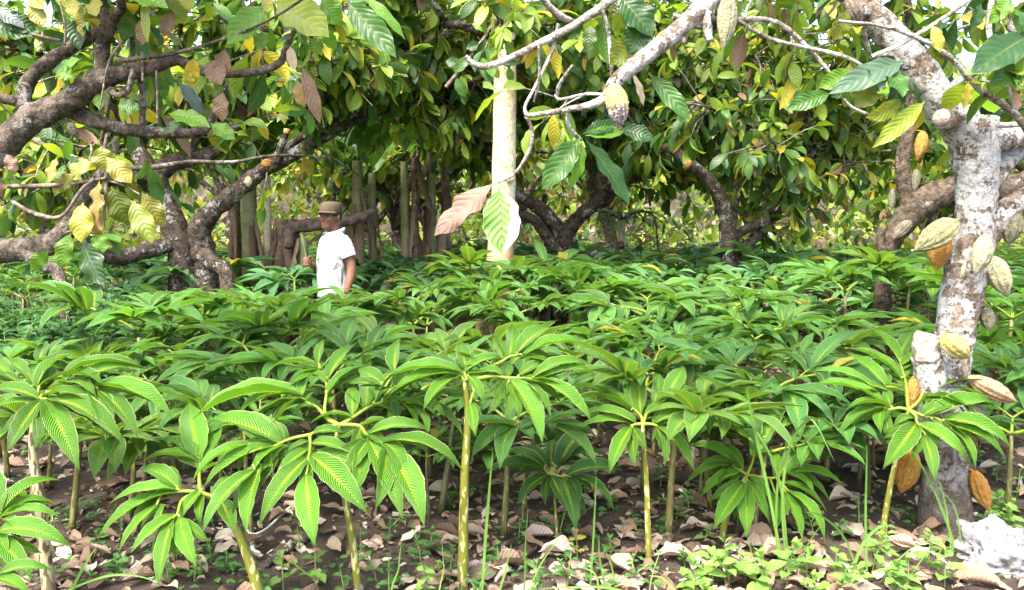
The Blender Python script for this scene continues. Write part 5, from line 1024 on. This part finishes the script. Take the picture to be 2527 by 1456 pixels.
def litter():
    rng = np.random.default_rng(97)
    def cols(n): 
        c = np.array([(.28, .20, .145), (.36, .28, .21), (.20, .13, .085), (.13, .09, .06), (.44, .37, .30), (.25, .17, .115)])
        return c[rng.integers(0, 6, n)] * rng.normal(1, .12, (n, 1))
    m = MB(); n = 17000
    y = 2.5 + rng.uniform(0, 1, n) ** 1.35 * 16; x = rng.uniform(-1, 1, n) * (y * .70 + .3)
    dens = np.sin(x * 1.9 + .4) + np.sin(y * 2.3 + x * .9) + .7 * np.sin(x * 4.1 - y * 3.3) + rng.normal(0, .7, n) + np.where(x > 0, .5, -.2)
    k = dens > -.75; x = x[k]; y = y[k]; n = len(x)
    a = rng.uniform(0, 6.28, n); L = np.where(rng.uniform(0, 1, n) < .62, rng.uniform(.015, .06, n), rng.uniform(.06, .17, n))
    leaves(m, np.stack([x, y, gz(x, y) + rng.uniform(.006, .035, n)], 1), np.stack([np.cos(a), np.sin(a), rng.uniform(-.12, .35, n)], 1), np.array([0, 0, 1]) + rng.normal(size=(n, 3)) * .32, L, L * rng.uniform(.38, .5, n), rng.uniform(-.3, 1.0, n), cols(n),
           keel=.10, wave=.25, nu=7, nv=4, rng=rng, wf=1.6, curl=rng.normal(.25, .5, n), twist=rng.normal(0, .5, n))
    tag(m.build('leaf_litter', M['dry']), 'pale brown dry leaves littering the dark soil under the yams', 'leaf litter', kind='stuff')
    for i in range(46):
        y = rng.uniform(2.85, 4.3); x = rng.uniform(-.62, .62) * y; m = MB(); L = rng.uniform(.10, .17); a = rng.uniform(0, 6.28); b = np.array([x, y, float(gz(x, y)) + .02])
        leaves(m, b, [math.cos(a), math.sin(a), .22], np.array([0, 0, 1]) + rng.normal(size=3) * .25, L, L * .42, rng.uniform(.4, 1.0), cols(1), keel=.14, wave=.45, nu=18, nv=8, rng=rng, wf=1.7, curl=rng.normal(.3, .7), scallop=.05, twist=rng.normal(0, .4))
        tag(m.build('dry_leaf', M['dry'], None, b), 'large curled dry brown leaf lying on the soil in front', 'dry leaf', 'large dry leaves on the front soil')
    # sticks
    for lab, nd, mat, d in (('bleached white forked twig on the soil below the bright fan', [(612, 1300, 5), (622, 1330, 6), (625, 1362, 7), (640, 1372, 6)], 'whitewood', 3.4), ('dark stick lying slantwise on bare soil', [(655, 1405, 9), (700, 1375, 11), (765, 1335, 8)], 'bark_dark', 3.45), ('long pale thin twig crossing the soil left of the big stem', [(622, 1318, 3), (660, 1300, 3), (720, 1250, 4), (755, 1235, 3)], 'whitewood', 3.6), ('grey fallen branch on shaded ground at left', [(300, 862, 8), (370, 860, 9), (450, 862, 8)], 'bark_brown', 8.6)):
        p3, r3 = px_limb(nd, d)
        for i in range(len(p3)):      # lay it on the ground
            v = p3[i] - np.array([0, 0, EYE]); s = -EYE / v[2]; p3[i] = np.array([0, 0, EYE]) + v * s; p3[i][2] = float(gz(p3[i][0], p3[i][1])) + r3[i] * .9
        m = MB(); tube(m, p3, r3, 8, 5, .12, rng); tag(m.build('stick', M[mat], None, p3[0]), lab, 'stick')
    # rocks
    def rock(px, py, d, r, label, seed):
        import bmesh
        b = P(px, py, d); rr = np.random.default_rng(seed); bm = bmesh.new(); bmesh.ops.create_icosphere(bm, subdivisions=6, radius=1)
        k = rr.normal(size=(14, 3)); ph = rr.uniform(0, 6.28, 14)
        for v in bm.verts:
            c = np.array(v.co); n = sum(math.sin(np.dot(k[i], c) * (1.6 + i * .8) + ph[i]) / (1.6 + i * .75) for i in range(14))
            from mathutils import noise as mn
            cv = Vector(c); n2 = mn.fractal(cv * 1.8 + Vector((seed, 0, 0)), .8, 2.1, 6); n3 = mn.noise(cv * 7.0); n = n * .75 + .55 * n2 - .30 * max(0, n3 - .15) * 2 + .10 * mn.fractal(cv * 9, .9, 2.2, 4)
            c = c * (1 + .34 * n + .10 * math.sin(9 * c[0] + 3 * ph[0]) * math.sin(8 * c[1] + ph[1]) * math.sin(10 * c[2])); c[2] = c[2] * (.78 if c[2] > 0 else .45); v.co = c * r * np.array([1.15, .9, 1])
        me = bpy.data.meshes.new('rock'); bm.to_mesh(me); bm.free(); me.materials.append(M['rock'])
        for pl in me.polygons: pl.use_smooth = True
        o = bpy.data.objects.new('rock', me); C.objects.link(o); o.location = (b[0], d, float(gz(b[0], d)) + r * .22); o.rotation_euler = (0, 0, rr.uniform(0, 6)); tag(o, label, 'rock')
    rock(2478, 1400, 3.32, .148, 'big white pitted limestone rock in the bottom right corner', 3)
    for i, (px, py, r, lab) in enumerate(((668, 1345, .014, 'flat round white stone beside the white twig'), (1245, 1450, .018, 'pale pebble at the bottom edge near the grass'), (2080, 1420, .02, 'white stone left of the seedlings by the rock'), (2350, 1440, .026, 'small white stone left of the big rock'))):
        rock(px, py, 2875 / (py - 560), r, lab, 20 + i)
M['whitewood'] = plain('bleached_wood', (.55, .52, .48), (.72, .70, .66), 40)
litter()

# ------------------------------------------------------------------ the man
M['skin'] = plain('tanned_skin', (.125, .058, .034), (.17, .083, .050), 25, .5, .15, .002)
def cloth_mat(name, c1, c2, fold=.02):
    t = NT(name); o = t.coord('Object'); n = t.noise(o, 30, 3)
    f = t.noise(t.vmul(o, (7, 7, 2.6)), 2.0, 3, .5, 1.2); g = t.noise(o, 900, 1)
    return t.done(t.principled(t.mix(n, c1, c2), .9, .15, t.bump(t.math('ADD', f, t.math('MULTIPLY', g, .02)), .9, fold)))
M['shirt'] = cloth_mat('white_cotton', (.33, .33, .345), (.38, .38, .39), .045)
M['cap'] = cloth_mat('olive_brown_cap', (.062, .046, .028), (.085, .064, .040), .008)
M['navy'] = cloth_mat('navy_trousers', (.02, .03, .055), (.03, .04, .07))
M['hair'] = plain('black_hair', (.012, .010, .009), (.03, .026, .024), 120, .6)
M['dark'] = plain('dark_eye', (.02, .013, .01), (.03, .02, .015), 40, .2, 0)
M['sandal'] = plain('dark_sandal', (.03, .025, .02), (.05, .04, .03), 40, .7)

def ell(mb, c, r, nu=20, nv=14, rot=None):
    th = np.linspace(0, 6.2832, nu, endpoint=False); ph = np.linspace(.02, math.pi - .02, nv)
    v = np.stack([np.sin(ph)[:, None] * np.cos(th), np.sin(ph)[:, None] * np.sin(th), np.repeat(np.cos(ph)[:, None], nu, 1)], -1) * np.array(r)
    if rot is not None: v = v @ np.array(rot).T
    v = v + np.array(c); i = np.arange(nv - 1)[:, None] * nu; j = np.arange(nu)[None]; j2 = (j + 1) % nu
    q = np.stack([i + j, i + nu + j, i + nu + j2, i + j2], -1).reshape(-1, 4)
    n = nu * nv; jj = np.arange(nu); t = np.vstack([np.stack([jj, (jj + 1) % nu, np.full(nu, n)], 1), np.stack([(nv - 1) * nu + (jj + 1) % nu, (nv - 1) * nu + jj, np.full(nu, n + 1)], 1)])
    vv = np.vstack([v.reshape(-1, 3), v[0].mean(0), v[-1].mean(0)]); mb.add(vv, q, None, None, t)

def loft(mb, secs, nu=40, fold=0.0, rng=None, close=True):
    """sections (cx, cy, z, rx, ry)"""
    s = np.array(secs, float); zz = np.linspace(0, len(s) - 1, (len(s) - 1) * 6 + 1); s = np.stack([np.interp(zz, np.arange(len(s)), s[:, k]) for k in range(5)], 1)
    th = np.linspace(0, 6.2832, nu, endpoint=False); n = len(s)
    k = np.ones((n, nu))
    if fold: k = k + fold * (np.sin(th[None] * 5 + s[:, 2:3] * 22) * .5 + np.sin(th[None] * 9 - s[:, 2:3] * 31 + 1) * .35 + np.sin(th[None] * 3 + s[:, 2:3] * 60) * .3)
    v = np.stack([s[:, :1] + s[:, 3:4] * np.cos(th) * k, s[:, 1:2] + s[:, 4:5] * np.sin(th) * k, np.repeat(s[:, 2:3], nu, 1)], -1)
    i = np.arange(n - 1)[:, None] * nu; j = np.arange(nu)[None]; j2 = (j + 1) % nu
    q = np.stack([i + j, i + j2, i + nu + j2, i + nu + j], -1).reshape(-1, 4); t = None; vv = v.reshape(-1, 3)
    if close:
        m = n * nu; jj = np.arange(nu); t = np.vstack([np.stack([(jj + 1) % nu, jj, np.full(nu, m)], 1), np.stack([(n - 1) * nu + jj, (n - 1) * nu + (jj + 1) % nu, np.full(nu, m + 1)], 1)]); vv = np.vstack([vv, v[0].mean(0), v[-1].mean(0)])
    mb.add(vv, q, None, None, t)

def fuse(mb, name, mat, parent, voxel, smooth=6):
    """melt the overlapping shapes of one builder into one continuous surface"""
    me = mb.mesh(name + '_rough', mat); o = bpy.data.objects.new(name + '_rough', me); C.objects.link(o)
    r = o.modifiers.new('r', 'REMESH'); r.mode = 'VOXEL'; r.voxel_size = voxel; r.use_smooth_shade = True
    sm = o.modifiers.new('s', 'SMOOTH'); sm.factor = .5; sm.iterations = smooth
    dg = bpy.context.evaluated_depsgraph_get(); dg.update(); ev = o.evaluated_get(dg); m2 = bpy.data.meshes.new_from_object(ev)
    bpy.data.objects.remove(o); m2.name = name
    if not m2.materials: m2.materials.append(mat)
    for p in m2.polygons: p.use_smooth = True
    n = bpy.data.objects.new(name, m2); C.objects.link(n); n.parent = parent; return n

def man():
    rng = np.random.default_rng(101); b = P(822, 600, 7.0)
    yaw = math.radians(216)
    t = thing('person', 'man in brown cap and white short sleeved shirt holding a grass stalk among the yams', 'person', (b[0], 7.0, float(gz(b[0], 7.0))), yaw)
    # body: one skin
    m = MB(); hy = math.radians(32); Rh = np.array([[math.cos(hy), -math.sin(hy), 0], [math.sin(hy), math.cos(hy), 0], [0, 0, 1]])
    def H(c, r): cc = Rh @ np.array(c, float); cc[0] += .02; cc[2] -= .015; ell(m, cc, r, rot=Rh)
    H((.0, 0, 1.555), (.098, .074, .10)); H((.028, 0, 1.50), (.076, .062, .082)); H((.062, 0, 1.452), (.042, .040, .038)); H((.082, 0, 1.438), (.020, .022, .018))
    H((.092, 0, 1.555), (.016, .045, .014)); H((.068, .042, 1.508), (.026, .022, .022)); H((.068, -.042, 1.508), (.026, .022, .022))
    H((.108, 0, 1.520), (.012, .010, .030)); H((.118, 0, 1.502), (.016, .013, .011)); H((.108, .012, 1.498), (.010, .009, .008)); H((.108, -.012, 1.498), (.010, .009, .008))
    H((.096, 0, 1.474), (.014, .024, .0065)); H((.094, 0, 1.463), (.014, .021, .0065))
    for s in (-1, 1): H((-.005, s * .076, 1.522), (.020, .011, .033)); H((-.002, s * .084, 1.525), (.012, .008, .026))
    tube(m, [(-.03, 0, 1.32), (-.012, 0, 1.38), (.012, 0, 1.47)], [.066, .058, .054], 16, 5)
    loft(m, [(0, 0, .80, .11, .15), (0, 0, .95, .10, .14), (0, 0, 1.15, .105, .155), (0, 0, 1.28, .09, .15), (-.01, 0, 1.36, .06, .09)])
    # left arm hangs, right forearm bent up in front
    tube(m, [(-.015, .16, 1.315), (-.045, .205, 1.20), (-.065, .228, 1.09), (-.045, .238, .985), (-.005, .240, .865)], [.055, .047, .039, .037, .026], 14, 6)
    tube(m, [(-.015, -.16, 1.315), (-.035, -.215, 1.19), (-.015, -.235, 1.075), (.085, -.165, 1.07), (.175, -.070, 1.105)], [.055, .047, .040, .036, .026], 14, 6)
    ell(m, (.005, .240, .815), (.036, .017, .050))
    for i, (dx, L) in enumerate(((.030, .070), (.012, .080), (-.006, .076), (-.022, .062))):
        x = .005 + dx; tube(m, [(x, .240, .795), (x + .006, .240, .765), (x + .012, .232, .765 - L * .45), (x + .012, .220, .765 - L * .8)], [.0095, .009, .0085, .007], 8, 4)
    tube(m, [(.035, .236, .84), (.058, .228, .805), (.066, .220, .772)], [.011, .010, .008], 8, 4)
    fx = np.array([.205, -.045, 1.135]); ell(m, fx, (.030, .030, .042))
    for i in range(4):
        z = 1.163 - i * .019; r0 = np.array([.222, -.075, z]); tube(m, [r0, r0 + [.024, .014, -.002], r0 + [.026, .042, -.004], r0 + [.002, .056, -.005], r0 + [-.016, .046, -.004]], [.0098, .0095, .009, .0085, .0075], 8, 4)
    tube(m, [(.190, -.040, 1.165), (.200, -.012, 1.176), (.222, .002, 1.172)], [.011, .010, .0085], 8, 4)
    for s in (-1, 1):
        tube(m, [(0, s * .085, .86), (.01 + .06 * s, s * .09, .48), (-.02 + .10 * s, s * .09, .09)], [.085, .055, .038], 14, 6)
        c = np.array([.035 + .10 * s, s * .095, .04]); ell(m, c, (.125, .045, .034)); ell(m, c + [-.06, 0, .03], (.045, .038, .05))
    fuse(m, 'body', M['skin'], t, .0055, 4)
    # shirt
    m = MB(); loft(m, [(.0, 0, .815, .134, .178), (.002, 0, .90, .132, .176), (.008, 0, 1.0, .128, .170), (.012, 0, 1.12, .126, .174), (.006, 0, 1.22, .122, .182), (-.004, 0, 1.30, .104, .178), (-.012, 0, 1.345, .085, .150), (-.014, 0, 1.385, .070, .092)], 72, .045)
    for s in (-1, 1): tube(m, [(-.012, s * .135, 1.310), (-.03, s * .185, 1.255), (-.050, s * .216, 1.165)], [.074, .070, .066], 22, 5, .02, rng)
    sh = fuse(m, 'shirt', M['shirt'], t, .007, 3)
    m = MB(); th = np.linspace(.35, 5.93, 30)
    for k, (z, r) in enumerate(((1.398, .074), (1.382, .086))): pass
    a = np.stack([-.012 + .070 * np.cos(th), .074 * np.sin(th), 1.402 - .022 * np.cos(th)], 1); bb = np.stack([-.010 + .096 * np.cos(th), .100 * np.sin(th), 1.362 - .030 * np.cos(th)], 1); cc = (a + bb) / 2 + np.stack([.012 * np.cos(th), .012 * np.sin(th), .016 + 0 * th], 1)
    v = np.stack([a, cc, bb], 1).reshape(-1, 3); i = np.arange(29)[:, None] * 3; j = np.arange(2)[None]
    m.add(v, np.stack([i + j, i + j + 1, i + 4 + j, i + 3 + j], -1).reshape(-1, 4)); o = m.build('collar', M['shirt'], sh); md = o.modifiers.new('thick', 'SOLIDIFY'); md.thickness = .005
    m = MB(); tube(m, [(.079, 0, 1.345), (.112, 0, 1.29), (.136, 0, 1.20), (.143, 0, 1.15)], [.012, .013, .013, .012], 8, 5); m.build('placket', M['shirt'], sh)
    # trousers
    m = MB(); loft(m, [(0, 0, .70, .125, .170), (0, 0, .80, .130, .172), (0, 0, .90, .125, .165)])
    for s in (-1, 1): tube(m, [(0, s * .085, .80), (.01 + .06 * s, s * .092, .48), (-.02 + .10 * s, s * .092, .10)], [.098, .080, .068], 18, 6, .03, rng)
    fuse(m, 'trousers', M['navy'], t, .009, 4)
    # hair and cap turn with the head
    def Hp(a): c = Rh @ np.array(a, float); c[0] += .02; c[2] -= .015; return c
    m = MB(); th = np.linspace(.95, 5.33, 34); zs = [1.50, 1.53, 1.56, 1.59]; g = []
    for z in zs:
        cutz = 1 + .0 * th; zz = np.where(np.abs(th - 3.14) < 1.3, z, np.maximum(z, 1.535))
        g.append(np.array([Hp((.102 * math.cos(a) - .002, .0785 * math.sin(a), q)) for a, q in zip(th, zz)]))
    g = np.array(g); i = np.arange(3)[:, None] * 34; j = np.arange(33)[None]
    m.add(g.reshape(-1, 3), np.stack([i + j, i + j + 1, i + 35 + j, i + 34 + j], -1).reshape(-1, 4)); o = m.build('hair', M['hair'], t); md = o.modifiers.new('thick', 'SOLIDIFY'); md.thickness = .007; md.offset = 1
    m = MB(); secs = [(-.002, 0, 1.566, .107, .085), (-.003, 0, 1.59, .108, .087), (-.006, 0, 1.622, .104, .085), (-.008, 0, 1.645, .094, .078), (-.008, 0, 1.658, .070, .060), (-.008, 0, 1.662, .03, .026)]
    loft(m, secs, 40); m.v = [np.array([Hp(a) for a in x]) for x in m.v]; cp = m.build('cap', M['cap'], t)
    m = MB(); aa = np.linspace(-1.25, 1.25, 21); rr = np.linspace(0, 1, 6); v = []
    for r in rr:
        for a in aa:
            x = .100 * math.cos(a) + r * (.078 * max(math.cos(a * 1.25), 0) ** .9); y = .082 * math.sin(a) * (1 + .06 * r); v.append(Hp((x, y, 1.580 - .014 * r - .10 * y * y / .08 * .9 - .004)))
    i = np.arange(5)[:, None] * 21; j = np.arange(20)[None]; m.add(np.array(v), np.stack([i + j, i + j + 1, i + 22 + j, i + 21 + j], -1).reshape(-1, 4))
    o = m.build('visor', M['cap'], cp); md = o.modifiers.new('thick', 'SOLIDIFY'); md.thickness = .005
    for s in (-1, 1):
        m = MB(); ell(m, Hp((.0905, s * .031, 1.532)), (.0055, .009, .0042), rot=Rh); m.build('eye', M['dark'], t)
        m = MB(); tube(m, [Hp((.101, s * .014, 1.550)), Hp((.101, s * .032, 1.556)), Hp((.086, s * .054, 1.550))], [.003, .0042, .002], 6, 4); m.build('eyebrow', M['hair'], t)
        m = MB(); c = np.array([.04 + .10 * s, s * .095, .012]); ell(m, c, (.135, .05, .012)); tube(m, [c + [.04, -.05, 0], c + [.05, 0, .055], c + [.04, .05, 0]], [.012, .014, .012], 8, 5); m.build('sandal', M['sandal'], t)
    # grass stalk in his fist
    R = np.array([[math.cos(yaw), -math.sin(yaw), 0], [math.sin(yaw), math.cos(yaw), 0], [0, 0, 1]]); L = lambda a: R @ np.array(a, float) + np.array(t.location)
    g = MB(); base = L((.228, -.045, 1.08))
    for k in range(3):
        tube(g, [L((.228, -.045 + .004 * k, 1.07)), L((.236, -.045 + .004 * k, 1.19)), L((.245 + .012 * k, -.05, 1.30 + .03 * k))], [.0035, .003, .0012], 6, 4, col=(.36, .36, .17))
    tag(g.build('grass_stalk', M['grass'], None, base), "pale dry grass stalk held upright in the man's fist", 'stalk')
man()
